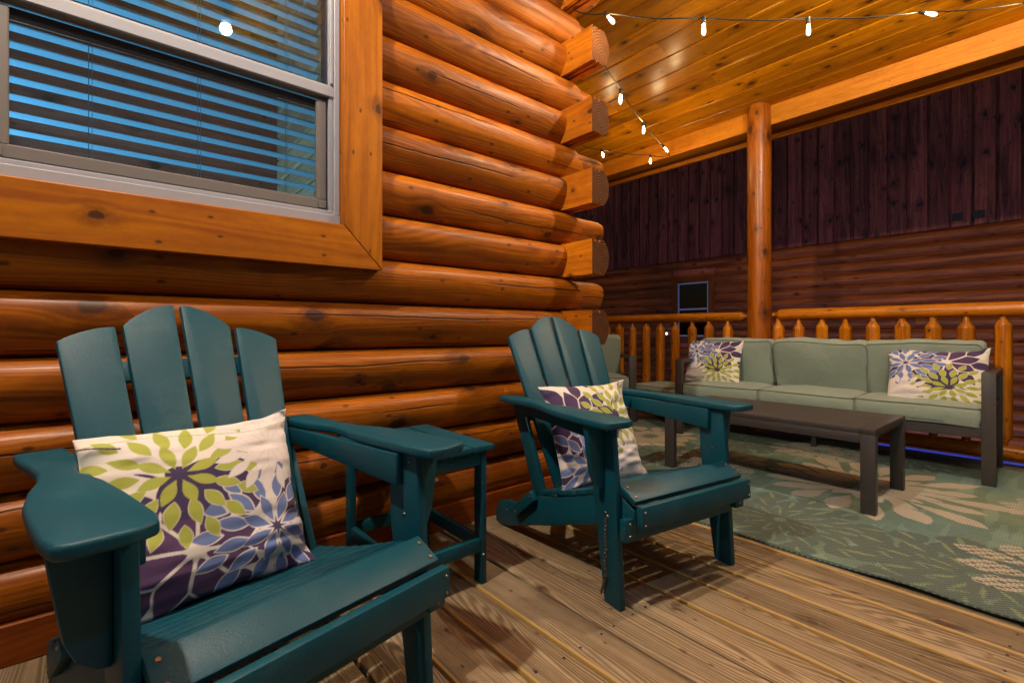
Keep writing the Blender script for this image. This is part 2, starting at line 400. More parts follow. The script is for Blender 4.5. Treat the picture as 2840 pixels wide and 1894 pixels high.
class MB:
    """collects polygons with grain coordinates; build() links them as one mesh object"""
    def __init__(s):
        s.v = []; s.f = []; s.g = []; s.t = []; s.m = []
    def face(s, idx, gco, tone=0.5, mi=0):
        s.f.append(tuple(idx)); s.g.append(gco); s.t.append(tone); s.m.append(mi)
    def sweep(s, prof, stations, O, A, B, C, tone=None, cap_mi=0, caps=True, g0=None, mi=0, smi=None):
        """prof: closed list of (p,q). stations: (s, scale[, dp, dq[, fn]]). axes A(long) B(p) C(q)"""
        O, A, B, C = Vector(O), Vector(A), Vector(B), Vector(C)
        tone = rnd.random() if tone is None else tone
        g0 = (rnd.uniform(0, 90), rnd.uniform(0, 90)) if g0 is None else g0
        n = len(prof); base = len(s.v)
        per = [0.0]
        for i in range(n):
            a, b = prof[i], prof[(i + 1) % n]
            per.append(per[-1] + math.hypot(b[0] - a[0], b[1] - a[1]))
        ctr = (sum(p[0] for p in prof) / n, sum(p[1] for p in prof) / n)
        for st in stations:
            sl, scl = st[0], st[1]
            dp, dq = (st[2], st[3]) if len(st) > 3 else (0, 0)
            fn = st[4] if len(st) > 4 else None
            for i, (p, q) in enumerate(prof):
                pp, qq = ctr[0] + (p - ctr[0]) * scl + dp, ctr[1] + (q - ctr[1]) * scl + dq
                ss = sl + (fn(p, q) if fn else 0)
                s.v.append(O + A * ss + B * pp + C * qq)
        for k in range(len(stations) - 1):
            s0, s1 = stations[k][0], stations[k + 1][0]
            for i in range(n):
                j = (i + 1) % n
                idx = (base + k * n + i, base + k * n + j, base + (k + 1) * n + j, base + (k + 1) * n + i)
                ga = [(s0 + g0[0], per[i] + g0[1], tone), (s0 + g0[0], per[i + 1] + g0[1], tone),
                      (s1 + g0[0], per[i + 1] + g0[1], tone), (s1 + g0[0], per[i] + g0[1], tone)]
                s.face(idx, ga, tone, smi[i] if smi else mi)
        if caps:
            for k in (0, len(stations) - 1):
                idx = [base + k * n + i for i in range(n)]
                s.face(idx, [(p[0], p[1], 0) for p in prof], tone, cap_mi)
    def box(s, x0, x1, y0, y1, z0, z1, axis='x', bev=0.0, tone=None, g0=None, mi=0, cap_mi=0):
        """axis = long axis of the grain"""
        if axis == 'x': O, A, B, C, L, W, H = (x0, y0, z0), (1, 0, 0), (0, 1, 0), (0, 0, 1), x1 - x0, y1 - y0, z1 - z0
        elif axis == 'y': O, A, B, C, L, W, H = (x0, y0, z0), (0, 1, 0), (1, 0, 0), (0, 0, 1), y1 - y0, x1 - x0, z1 - z0
        else: O, A, B, C, L, W, H = (x0, y0, z0), (0, 0, 1), (1, 0, 0), (0, 1, 0), z1 - z0, x1 - x0, y1 - y0
        if bev > 0:
            b = bev
            prof = [(b, 0), (W - b, 0), (W, b), (W, H - b), (W - b, H), (b, H), (0, H - b), (0, b)]
        else:
            prof = [(0, 0), (W, 0), (W, H), (0, H)]
        s.sweep(prof, [(0, 1), (L, 1)], O, A, B, C, tone, cap_mi, True, g0, mi)
    def tube(s, pts, r, n=8, mi=0):
        """tube along a list of points"""
        pts = [Vector(p) for p in pts]
        base = len(s.v); m = len(pts)
        up = Vector((0, 0, 1))
        for i, p in enumerate(pts):
            d = (pts[min(i + 1, m - 1)] - pts[max(i - 1, 0)]).normalized()
            u = d.cross(up)
            if u.length < 1e-3: u = d.cross(Vector((1, 0, 0)))
            u.normalize(); w_ = d.cross(u)
            rr = r[i] if isinstance(r, (list, tuple)) else r
            for k in range(n):
                a = 2 * math.pi * k / n
                s.v.append(p + u * math.cos(a) * rr + w_ * math.sin(a) * rr)
        for i in range(m - 1):
            for k in range(n):
                j = (k + 1) % n
                s.face((base + i * n + k, base + i * n + j, base + (i + 1) * n + j, base + (i + 1) * n + k), [(0, 0, 0)] * 4, 0.5, mi)
        s.face([base + k for k in range(n)], [(0, 0, 0)] * n, 0.5, mi)
        s.face([base + (m - 1) * n + k for k in range(n)], [(0, 0, 0)] * n, 0.5, mi)
    def build(s, name, mats, parent=None, loc=None, smooth=30):
        me = bpy.data.meshes.new(name)
        me.from_pydata([tuple(v) for v in s.v], [], s.f)
        mats = mats if isinstance(mats, (list, tuple)) else [mats]
        for m in mats: me.materials.append(m)
        me.polygons.foreach_set('material_index', s.m)
        ga = me.attributes.new('gco', 'FLOAT_VECTOR', 'CORNER')
        flat = np.array([c for f in s.g for g in f for c in g], dtype=np.float32)
        ga.data.foreach_set('vector', flat)
        ta = me.attributes.new('tone', 'FLOAT', 'FACE')
        ta.data.foreach_set('value', np.array(s.t, dtype=np.float32))
        bm = bmesh.new(); bm.from_mesh(me)
        bmesh.ops.recalc_face_normals(bm, faces=bm.faces)
        bm.to_mesh(me); bm.free()
        if smooth:
            me.shade_smooth(); me.set_sharp_from_angle(angle=R(smooth))
        o = bpy.data.objects.new(name, me)
        link(o, parent)
        if loc: o.location = loc
        return o

def circ(r, n=20, sq=0.0):
    return [(r * math.cos(2 * math.pi * i / n), r * math.sin(2 * math.pi * i / n)) for i in range(n)]

def bm_obj(bm, name, mat, parent=None, smooth=35, loc=None, rot=None):
    me = bpy.data.meshes.new(name)
    bmesh.ops.recalc_face_normals(bm, faces=bm.faces)
    bm.to_mesh(me); bm.free()
    me.materials.append(mat)
    me.shade_smooth(); me.set_sharp_from_angle(angle=R(smooth))
    o = bpy.data.objects.new(name, me)
    link(o, parent)
    if loc: o.location = loc
    if rot: o.rotation_euler = rot
    return o
def prism_bm(poly, th, mat4, bev=0.004, seg=2, bm=None):
    """extrude a 2D polygon (x,y) by th in z, bevel its edges, transform by mat4"""
    b2 = bmesh.new()
    vs = [b2.verts.new((p[0], p[1], 0)) for p in poly]
    f = b2.faces.new(vs)
    r = bmesh.ops.extrude_face_region(b2, geom=[f])
    for v in r['geom']:
        if isinstance(v, bmesh.types.BMVert): v.co.z += th
    bmesh.ops.recalc_face_normals(b2, faces=b2.faces)
    if bev > 0:
        ed = [e for e in b2.edges if len(e.link_faces) == 2 and e.calc_face_angle(0) > R(25)]
        bmesh.ops.bevel(b2, geom=ed, offset=bev, segments=seg, affect='EDGES', profile=0.5, clamp_overlap=True)
    b2.transform(mat4)
    if bm is None: return b2
    me = bpy.data.meshes.new('tmp'); b2.to_mesh(me); b2.free(); bm.from_mesh(me); bpy.data.meshes.remove(me)
    return bm
def boxm(x0, x1, y0, y1, z0, z1, bev=0.003, bm=None):
    return prism_bm([(x0, y0), (x1, y0), (x1, y1), (x0, y1)], z1 - z0, Matrix.Translation((0, 0, z0)), bev, 2, bm)
# plane orientation matrices: local (x,y,z) -> world axes
def yz(x0):  # polygon (y,z), extruded along +x from x0
    return Matrix(((0, 0, 1, x0), (1, 0, 0, 0), (0, 1, 0, 0), (0, 0, 0, 1)))
def xz(y0):  # polygon (x,z), extruded along -y from y0
    return Matrix(((1, 0, 0, 0), (0, 0, -1, y0), (0, 1, 0, 0), (0, 0, 0, 1)))

# ================================================================== THE SETTING
# deck boards run along Y
mb = MB()
pitch = 0.158
k0 = int((-2.6) / pitch)
for k in range(k0, 31):
    x0 = 0.0495 + k * pitch + 0.002
    if x0 > 4.72: break
    wd = pitch - 0.0075
    dz = rnd.uniform(-0.0012, 0.0012)
    b = 0.009
    prof = [(0, -0.034), (wd, -0.034), (wd, -b), (wd - b * 0.35, -b * 0.3), (wd - b, 0), (b, 0), (b * 0.35, -b * 0.3), (0, -b)]
    cuts = [-4.2, rnd.uniform(-3.2, -1.0), 7.8]
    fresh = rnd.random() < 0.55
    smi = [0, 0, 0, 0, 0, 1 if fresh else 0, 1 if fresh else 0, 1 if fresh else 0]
    for c in range(len(cuts) - 1):
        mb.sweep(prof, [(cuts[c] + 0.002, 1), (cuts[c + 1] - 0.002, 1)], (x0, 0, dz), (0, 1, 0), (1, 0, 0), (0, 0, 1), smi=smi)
for k in range(0, 29):
    xb = 0.0495 + k * pitch + 0.002
    for j in range(-2, 5):
        for q in (0.026, 0.122):
            xs_, ys_ = xb + q + rnd.uniform(-0.004, 0.004), j * 0.8 + 0.12 + rnd.uniform(-0.008, 0.008)
            b0_ = len(mb.v)
            for i in range(8): mb.v.append(Vector((xs_ + 0.0042 * math.cos(i * math.pi / 4), ys_ + 0.0042 * math.sin(i * math.pi / 4), 0.0022)))
            mb.face([b0_ + i for i in range(8)], [(0, 0, 0)] * 8, 0.5, 2)
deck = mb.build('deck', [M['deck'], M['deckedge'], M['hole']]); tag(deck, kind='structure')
mb = MB()
for j in range(-5, 10):
    mb.box(-2.6, 4.7, j * 0.8 + 0.1, j * 0.8 + 0.14, -0.24, -0.036, 'x')
mb.box(4.76, 4.80, -4.2, 7.8, -0.26, -0.012, 'y')
jo = mb.build('deck_joists', M['base']); tag(jo, kind='structure')
mb = MB(); mb.box(-60, 80, -60, 80, -1.75, -1.6, 'x')
gr = mb.build('ground', M['ground']); tag(gr, kind='structure')

# ================================================================== LOG CABIN
cabin = empty('log_cabin', (2.0, 1.9, 0), 0, 'orange stained log cabin with notched corner and screened window', 'cabin')
def P_(o):  # keep world coordinates under a translated parent
    o.location = Vector(o.location) - Vector(cabin.location)
    return o
YS = 1.905
ROW = 0.19; Z0 = 0.07
def xprof(h=ROW, bulge=0.050, back=-0.10, inset=0.0, n=18):
    pts = []
    for i in range(n + 1):
        t = -1 + 2 * i / n
        pts.append((bulge * (1 - abs(t - 0.26 * (1 - t * t)) ** 2.5) - 0.022 * abs(t) ** 14 - inset + 0.0, (t + 1) / 2 * h * 0.994 + 0.0005))
    pts += [(back, h * 0.994), (back, 0.0005)]
    return pts
def yprof(h=ROW, n=12):
    top = [(0, h), (0.018, h), (0.018, h - 0.012), (0.030, h - 0.012), (0.030, h + 0.0), (0.052, h), (0.052, h - 0.012), (0.066, h - 0.012), (0.066, h), (0.100, h)]
    arc = [(0.100 + 0.041 * (1 - abs(-1 + 2 * i / n) ** 2.4), h - i / n * h) for i in range(1, n)]
    bot = [(0.100, 0), (0.066, 0.0), (0.066, 0.010), (0.052, 0.010), (0.052, 0), (0.030, 0), (0.030, 0.010), (0.018, 0.010), (0.018, 0), (0, 0)]
    return top + arc + bot
XF = 1.97     # flat side of the corner logs
WX0, WX1, WZ0, WZ1 = -0.30, 0.69, 1.30, 2.62   # window opening
for k in range(0, 20):
    z = Z0 + k * ROW
    even = (k % 2 == 0)
    segs = [(-3.2, XF if even else 2.0)]
    if z + ROW > WZ0 + 0.03 and z < WZ1 - 0.03:
        segs = [(-3.2, WX0 - 0.02), (WX1 + 0.02, XF if even else 2.0)]
    for (xa, xb) in segs:
        m = MB()
        pf = xprof(h=ROW)
        sh = rnd.uniform(-0.003, 0.003)
        st = [(xa, 1)]
        last = xb > 1.9
        if last and not even:
            st.append((xb - 0.1, 1))
            st.append((1.985, 1, 0, 0, lambda p, q: 0.155 * math.sqrt(max(0.0, 1 - max(0, (q / ROW) - 0.12) / 0.88)) if p > -0.09 else 0.1))
        else:
            st.append((xb, 1))
        m.sweep(pf, st, (0, YS + sh, z), (1, 0, 0), (0, -1, 0), (0, 0, 1))
        P_(m.build('log', [M['log']], cabin, loc=(0, 0, 0)))
    if even:
        # log running back along the side wall, its end standing proud of the front
        m = MB()
        m.sweep(yprof(ROW - 0.003), [(1.672, 1), (7.6, 1)], (XF + 0.001, 0, z + 0.0015), (0, 1, 0), (1, 0, 0), (0, 0, 1), cap_mi=1)
        P_(m.build('log', [M['cut'], M['end']], cabin, loc=(0, 0, 0)))
    else:
        m = MB()
        pe = [(p - 0.022, q) for p, q in xprof(h=ROW - 0.006)]
        m.sweep(pe, [(1.99, 0.97), (2.30, 0.97), (2.322, 0.90)], (0, YS, z + 0.003), (1, 0, 0), (0, -1, 0), (0, 0, 1), cap_mi=1)
        P_(m.build('log_end', [M['log'], M['end']], cabin, loc=(0, 0, 0)))
        m = MB()
        m.sweep(yprof(ROW - 0.003), [(2.02, 1), (7.6, 1)], (XF + 0.001, 0, z + 0.0015), (0, 1, 0), (1, 0, 0), (0, 0, 1), cap_mi=1)
        P_(m.build('log', [M['log'], M['end']], cabin, loc=(0, 0, 0)))
m = MB(); m.box(-3.2, 2.06, 1.858, 1.93, 0.0, 0.112, 'x', bev=0.003)
P_(m.build('baseboard', [M['base']], cabin, loc=(0, 0, 0)))

# window as a part of the cabin
win = empty('window', (0, 0, 0), parent=cabin); P_(win)
def wpart(m, name, mats):
    return m.build(name, mats, win)
CY = 1.812
m = MB()   # mitred casing: bottom
g = 0.0012
def casing(pts4, along, name='casing'):
    """pts4: outer/inner quad in xz, thickness CY..1.90, grain along axis"""
    m = MB()
    base = len(m.v)
    gx = rnd.uniform(0, 50)
    for (x, z) in pts4: m.v.append(Vector((x, CY, z)))
    for (x, z) in pts4: m.v.append(Vector((x, 1.90, z)))
    def gc(i, side=0.0):
        x, z = pts4[i % 4]
        return ((x if along == 'x' else z) + gx, (z if along == 'x' else x) + gx + side, 0)
    m.face((0, 1, 2, 3), [gc(i) for i in range(4)], 0.6)
    m.face((4, 5, 6, 7), [gc(i) for i in range(4)], 0.6)
    for i in range(4):
        j = (i + 1) % 4
        m.face((i, j, 4 + j, 4 + i), [gc(i), gc(j), gc(j, 0.09), gc(i, 0.09)], 0.6)
    o = wpart(m, name, M['trim'])
    bv = o.modifiers.new('bevel', 'BEVEL'); bv.width = 0.0035; bv.segments = 2; bv.limit_method = 'ANGLE'
    return o
ox0, ox1, oz0, oz1 = -0.455, 0.846, 1.148, 2.78
ix0, ix1, iz0, iz1 = -0.30, 0.688, 1.312, 2.62
casing([(ox0, oz0), (ox1, oz0), (ix1, iz0 - g), (ix0, iz0 - g)], 'x')
casing([(ox1 + g, oz0), (ox1 + g, oz1), (ix1 + g, iz1), (ix1 + g, iz0)], 'z')
casing([(ox0 - g, oz0), (ox0 - g, oz1), (ix0 - g, iz1), (ix0 - g, iz0)], 'z')
casing([(ox0, oz1), (ox1, oz1), (ix1, iz1 + g), (ix0, iz1 + g)], 'x')
# vinyl frame
m = MB()
m.box(ix0 + 0.001, ix1 - 0.001, 1.846, 1.95, 1.3125, 1.350, 'x', bev=0.003)
m.box(ix0 + 0.02, ix1 - 0.02, 1.856, 1.95, 1.3505, 1.366, 'x', bev=0.002)
m.box(0.665, ix1 - 0.001, 1.846, 1.95, 1.3505, 2.60, 'z', bev=0.003)
m.box(0.648, 0.6645, 1.858, 1.95, 1.3665, 2.60, 'z', bev=0.002)
m.box(ix0 + 0.001, -0.265, 1.846, 1.95, 1.3505, 2.60, 'z', bev=0.003)
wpart(m, 'window_frame', M['vinyl'])
m = MB()
m.box(-0.2645, 0.664, 1.852, 1.90, 1.800, 1.842, 'x', bev=0.004)
m.box(-0.2645, 0.664, 1.868, 1.90, 1.8425, 1.852, 'x', bev=0.002)
m.box(0.652, 0.664, 1.850, 1.90, 1.8525, 2.59, 'z', bev=0.002)
wpart(m, 'upper_sash', M['vinyl'])
m = MB()
m.box(-0.2645, 0.6475, 1.905, 1.935, 1.770, 1.799, 'x', bev=0.002)
m.box(-0.2645, 0.6475, 1.905, 1.935, 1.3665, 1.392, 'x', bev=0.002)
m.box(0.627, 0.6475, 1.905, 1.935, 1.3925, 1.7695, 'z', bev=0.002)
wpart(m, 'lower_sash', M['gasket'])
m = MB()
m.box(-0.245, 0.642, 1.866, 1.880, 1.370, 1.408, 'x', bev=0.003)
m.box(0.609, 0.642, 1.866, 1.880, 1.4085, 1.782, 'z', bev=0.003)
m.box(-0.245, -0.205, 1.866, 1.880, 1.4085, 1.782, 'z', bev=0.003)
m.box(0.604, 0.6085, 1.868, 1.879, 1.4085, 1.782, 'z')
for x in (0.612, -0.243):
    m.box(x, x + 0.027, 1.862, 1.8655, 1.373, 1.400, 'x', bev=0.002)
wpart(m, 'screen_frame', M['screenframe'])
m = MB()
m.v += [Vector(p) for p in ((-0.204, 1.874, 1.408), (0.604, 1.874, 1.408), (0.604, 1.874, 1.782), (-0.204, 1.874, 1.782))]
m.face((0, 1, 2, 3), [(0, 0, 0)] * 4)
wpart(m, 'insect_screen', M['screen'])
m = MB(); m.box(-0.26, 0.6515, 1.874, 1.878, 1.8525, 2.59, 'x')
wpart(m, 'upper_pane', M['glass'])
m = MB(); m.box(-0.26, 0.6265, 1.918, 1.922, 1.3925, 1.7695, 'x')
wpart(m, 'lower_pane', M['glass'])

# room behind the window
m = MB()
m.box(-2.2, 0.86, 3.2, 3.24, 0.0, 3.1, 'x'); m.box(-2.24, -2.2, 2.0, 3.2, 0.0, 3.1, 'y')
m.box(-2.2, 0.86, 2.0, 3.2, 3.1, 3.14, 'x'); m.box(-2.2, 0.86, 2.0, 3.2, -0.04, 0.0, 'x')
P_(m.build('room_wall', [M['room']], cabin, loc=(0, 0, 0)))
m = MB()
for k in range(22):
    m.box(0.80, 0.82, 2.01, 3.2, 0.001 + k * 0.14, 0.132 + k * 0.14, 'y', bev=0.008)
P_(m.build('panelling', [M['pine']], cabin, loc=(0, 0, 0)))

# venetian blind hanging behind the glass
blind = empty('window_blind', (0.19, 1.97, 2.55), 0, 'open venetian blind with blue lit slats hanging inside the cabin window', 'blind')
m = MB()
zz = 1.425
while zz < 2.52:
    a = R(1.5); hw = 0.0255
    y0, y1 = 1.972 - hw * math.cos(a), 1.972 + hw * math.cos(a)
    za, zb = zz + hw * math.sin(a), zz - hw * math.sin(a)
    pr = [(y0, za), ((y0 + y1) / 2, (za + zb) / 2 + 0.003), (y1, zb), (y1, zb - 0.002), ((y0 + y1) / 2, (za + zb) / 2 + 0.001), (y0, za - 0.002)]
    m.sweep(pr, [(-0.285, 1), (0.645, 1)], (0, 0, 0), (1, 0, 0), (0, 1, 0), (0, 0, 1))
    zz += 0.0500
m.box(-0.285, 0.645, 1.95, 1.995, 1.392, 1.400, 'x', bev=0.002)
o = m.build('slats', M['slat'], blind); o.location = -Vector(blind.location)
for x in (-0.045, 0.235, 0.515):
    m = MB()
    m.tube([(x, 1.943, 1.40), (x, 1.943, 2.54)], 0.0011, 5)
    m.tube([(x + 0.008, 1.944, 1.37), (x + 0.008, 1.944, 2.54)], 0.0008, 5)
    m.tube([(x, 1.943, 1.40), (x - 0.012, 1.943, 1.385)], 0.0008, 5)
    o = m.build('cord', M['slat'], blind); o.location = -Vector(blind.location)
m = MB(); m.box(-0.29, 0.65, 1.945, 1.995, 2.53, 2.56, 'x', bev=0.003)
o = m.build('headrail', M['slat'], blind); o.location = -Vector(blind.location)

# ================================================================== PORCH ROOF
roof = empty('porch_roof', (4.6, 0, 2.95), 0, 'knotty pine plank porch ceiling with long beam on its outer edge', 'porch roof')
KS = 0.17
def zc(x): return 2.955 + KS * (4.6 - x)
m = MB()
bw = 0.194
ang = math.atan(KS)
wid = bw
for k in range(0, 40):
    xr = 4.64 - k * wid * math.cos(ang)
    if xr < -3.0: break
    yend = 7.8 if xr > 2.02 else 1.93
    cuts = [-4.2]
    while cuts[-1] < yend - 1.5: cuts.append(cuts[-1] + rnd.uniform(1.6, 3.8))
    cuts[-1] = yend
    b = 0.009
    W = wid - 0.0006
    prof = [(0, 0.016), (0, b), (b, 0), (W - b, 0), (W, b), (W, 0.016)]
    B = (-math.cos(ang), 0, math.sin(ang)); C = (math.sin(ang), 0, math.cos(ang))
    for c in range(len(cuts) - 1):
        m.sweep(prof, [(cuts[c] + 0.0006, 1), (cuts[c + 1] - 0.0006, 1)], (xr, 0, zc(xr)), (0, 1, 0), B, C)
def rpart(m, name, mats):
    o = m.build(name, mats, roof); o.location = -Vector(roof.location); return o
rpart(m, 'ceiling', M['ceil'])
m = MB(); m.sweep([(0, 0), (0.16, 0), (0.16, 0.20), (0, 0.20)], [(-4.2, 1), (7.8, 1)], (4.6, 0, 2.78), (0, 1, 0), (1, 0, 0), (0, 0, 1))
o = rpart(m, 'beam', M['beam']); bv = o.modifiers.new('bevel', 'BEVEL'); bv.width = 0.004; bv.segments = 2
m = MB(); m.box(4.765, 4.868, -4.2, 7.8, 2.79, 2.80, 'y'); rpart(m, 'soffit', M['base'])
m = MB(); m.box(4.87, 4.91, -4.2, 7.8, 2.748, 2.99, 'y', bev=0.004); rpart(m, 'fascia', M['beam'])
m = MB(); m.sweep([(0, 0), (8.2, 0), (8.2, 0.02), (0, 0.02)], [(-4.2, 1), (7.8, 1)], (4.95, 0, zc(4.95) + 0.075), (0, 1, 0), (-math.cos(ang), 0, math.sin(ang)), (math.sin(ang), 0, math.cos(ang)))
rpart(m, 'roof_deck', M['roof'])

# post
def roundlog(L, r, n=22, wob=0.02, taper0=None, taper1=None, nst=14):
    prof = circ(r, n)
    sts = []
    for i in range(nst + 1):
        s = L * i / nst
        sc_ = 1 + wob * (noise.noise(Vector((s * 2.3, r * 40 + L, 1.7))) * 1.6)
        sts.append([s, sc_, r * wob * noise.noise(Vector((s * 1.7, 3.1, L))), r * wob * noise.noise(Vector((s * 1.7, 8.1, L)))])
    if taper0:
        sts = [[0, taper0[1]]] + [[taper0[0] * 0.35, taper0[1]]] + [[taper0[0], 0.99]] + [s for s in sts if s[0] > taper0[0] + 0.02]
    if taper1:
        sts = [s for s in sts if s[0] < L - taper1[0] - 0.02] + [[L - taper1[0], 0.99], [L - taper1[0] * 0.35, taper1[1]], [L, taper1[1]]]
    return prof, sts
post = empty('porch_post', (4.585, 1.90, 0), 0, 'round orange log post holding up the porch beam beside the railing', 'post')
m = MB(); pf, st = roundlog(2.99, 0.100, 28, 0.018)
st[-1][1] = 0.9; st.insert(-1, [2.975, 0.985])
m.sweep(pf, st, (0, 0, 0), (0, 0, 1), (1, 0, 0), (0, 1, 0)); m.build('shaft', M['post'], post, smooth=50)

# railings
def railing(y0, y1, ys, label, zt, r, yorg):
    e = empty('porch_railing', (4.62, yorg, 0), 0, label, 'railing', 'log railing sections on the outer deck edge')
    L = y1 - y0
    m = MB(); pf, st = roundlog(L, r, 18, 0.035, (0.065, 0.42), (0.065, 0.42), 26)
    m.sweep(pf, st, (0, y0 - yorg, zt), (0, 1, 0), (1, 0, 0), (0, 0, 1)); m.build('top_rail', M['rail'], e, smooth=32)
    m = MB(); pf, st = roundlog(L, r, 18, 0.035, (0.065, 0.42), (0.065, 0.42), 26)
    m.sweep(pf, st, (0, y0 - yorg, 0.092), (0, 1, 0), (1, 0, 0), (0, 0, 1)); m.build('bottom_rail', M['rail'], e, smooth=50)
    for y in ys:
        m = MB(); rr = rnd.uniform(0.0445, 0.050)
        pf = [(p[0] * (1 + 0.05 * rnd.uniform(-1, 1)), p[1] * (1 + 0.05 * rnd.uniform(-1, 1))) for p in circ(rr, 11)]
        sts = [(0.115, 0.45), (0.155, 0.5), (0.195, 0.96)]
        for i in range(8):
            z = 0.22 + i * (0.70 / 7)
            sts.append((z, 1 + rnd.uniform(-0.03, 0.03), rnd.uniform(-0.001, 0.001), rnd.uniform(-0.001, 0.001)))
        sh = rnd.uniform(-0.010, 0.008)
        sts += [(0.938 + sh, 0.99), (0.946 + sh, 0.93), (0.976 + sh, 0.50), (0.982 + sh, 0.44), (zt - 0.02, 0.42)]
        m.sweep(pf, sts, (rnd.uniform(-0.006, 0.006), y - yorg, 0), (0, 0, 1), (1, 0, 0), (0, 1, 0))
        m.build('baluster', M['rail'], e, smooth=34)
    return e
railing(-2.6, 1.795, [1.746, 1.579, 1.404, 1.232, 1.047, 0.868, 0.687, 0.51, 0.327, 0.15, -0.03, -0.21, -0.39],
        'log railing section behind the long sofa, right of the porch post', 1.055, 0.050, 0.0)
railing(2.005, 5.6, [2.207, 2.396, 2.582, 2.771, 2.955, 3.136, 3.319, 3.503, 3.69, 3.87, 4.05, 4.23],
        'log railing section behind the ottoman, left of the porch post', 1.048, 0.046, 4.0)

# ================================================================== NEIGHBOUR CABIN
NX = 8.8
nb = empty('neighbour_cabin', (NX, 4.0, -1.6), 0, 'dark log sided neighbouring cabin with vertical boards on its upper wall', 'cabin')
def npart(m, name, mats, parent=None):
    o = m.build(name, mats, parent or nb)
    if parent is None: o.location = -Vector(nb.location)
    return o
m = MB(); z = 2.318 - 0.172 * 23
wy0, wy1, wz0, wz1 = 4.42, 5.345, 0.69, 2.0
while z < 2.30:
    for (a, b_) in ([(-5, wy0), (wy1, 16)] if (z + 0.172 > wz0 + 0.02 and z < wz1 - 0.02) else [(-5, 16)]):
        cuts = [a]
        while cuts[-1] < b_ - 2: cuts.append(cuts[-1] + rnd.uniform(2, 4.8))
        cuts.append(b_) if cuts[-1] < b_ else None
        cuts[-1] = b_
        for c in range(len(cuts) - 1):
            prof = [(0.058 * (1 - abs(-1 + i / 4) ** 2.2), i / 8 * 0.170) for i in range(9)] + [(-0.03, 0.170), (-0.03, 0)]
            if cuts[c + 1] > cuts[c] + 0.01:
                m.sweep(prof, [(cuts[c] + 0.001, 1), (cuts[c + 1] - 0.001, 1)], (NX, 0, z), (0, 1, 0), (-1, 0, 0), (0, 0, 1))
    z += 0.172
npart(m, 'log_siding', M['nlog'])
m = MB(); y = -5.0
while y < 16:
    wdt = rnd.choice((0.225, 0.222, 0.228))
    m.box(NX - 0.030, NX + 0.01, y + 0.026, y + wdt, 2.322, 6.2, 'z', bev=0.005)
    m.box(NX + 0.0, NX + 0.02, y + 0.0, y + 0.0255, 2.322, 6.2, 'z')
    y += wdt + 0.002
npart(m, 'board_siding', M['bark'])
m = MB(); m.box(NX + 0.03, NX + 0.10, -5, wy0, -1.6, 6.2, 'z'); m.box(NX + 0.03, NX + 0.10, wy1, 16, -1.6, 6.2, 'z')
m.box(NX + 0.03, NX + 0.10, wy0, wy1, -1.6, wz0, 'y'); m.box(NX + 0.03, NX + 0.10, wy0, wy1, wz1, 6.2, 'y')
m.box(NX + 0.9, NX + 0.95, wy0 - 1, wy1 + 1, 0, 2.3, 'y')
m.box(NX + 0.10, NX + 0.9, wy0 - 1.04, wy0 - 1, 0, 2.3, 'z'); m.box(NX + 0.10, NX + 0.9, wy1 + 1, wy1 + 1.04, 0, 2.3, 'z')
m.box(NX + 0.10, NX + 0.9, wy0 - 1, wy1 + 1, 2.3, 2.34, 'y'); m.box(NX + 0.10, NX + 0.9, wy0 - 1, wy1 + 1, -0.04, 0.0, 'y')
npart(m, 'wall', M['room'])
m = MB(); m.box(NX - 0.55, NX + 4, -5, 16, 6.15, 6.3, 'y'); npart(m, 'eave', M['bark'])
nw = empty('window', (0, 0, 0), parent=nb); nw.location = -Vector(nb.location)
m = MB()
m.box(NX - 0.055, NX, wy0 + 0.001, wy0 + 0.139, wz0 + 0.01, wz1, 'z', bev=0.004); m.box(NX - 0.055, NX, wy1 - 0.139, wy1 - 0.001, wz0 + 0.01, wz1, 'z', bev=0.004)
m.box(NX - 0.055, NX, wy0 + 0.1395, wy1 - 0.1395, wz1 - 0.125, wz1, 'y', bev=0.004)
m.box(NX - 0.055, NX, wy0 + 0.1395, wy1 - 0.1395, wz0 + 0.01, wz0 + 0.12, 'y', bev=0.004)
npart(m, 'casing', M['base'], nw)
a, b_ = wy0 + 0.1405, wy1 - 0.1405
m = MB()
m.box(NX - 0.035, NX - 0.01, a, a + 0.028, wz0 + 0.121, wz1 - 0.126, 'z'); m.box(NX - 0.035, NX - 0.01, b_ - 0.028, b_, wz0 + 0.121, wz1 - 0.126, 'z')
for zq in (wz0 + 0.121, 1.335, wz1 - 0.156):
    m.box(NX - 0.035, NX - 0.01, a + 0.0285, b_ - 0.0285, zq, zq + 0.03, 'y')
npart(m, 'window_frame', M['nframe'], nw)
m = MB(); m.box(NX - 0.018, NX - 0.015, a + 0.0285, b_ - 0.0285, wz0 + 0.1515, 1.3345, 'y'); m.box(NX - 0.018, NX - 0.015, a + 0.0285, b_ - 0.0285, 1.3655, wz1 - 0.1565, 'y')
npart(m, 'pane', M['darkglass'], nw)
for yv in (1.000, 0.790):
    m = MB(); m.box(NX - 0.035, NX - 0.013, yv, yv + 0.115, 2.40, 2.505, 'y', bev=0.003)
    for q in range(3): m.box(NX - 0.05, NX - 0.0355, yv + 0.02, yv + 0.095, 2.418 + q * 0.027, 2.430 + q * 0.027, 'y')
    npart(m, 'vent', M['vent'])
bm = bmesh.new(); bmesh.ops.create_uvsphere(bm, u_segments=10, v_segments=6, radius=0.02)
for v in bm.verts: v.co += Vector((NX - 0.06, 5.445, 0.87)) - Vector(nb.location)
bm_obj(bm, 'indicator_light', M['ledw'], nb)

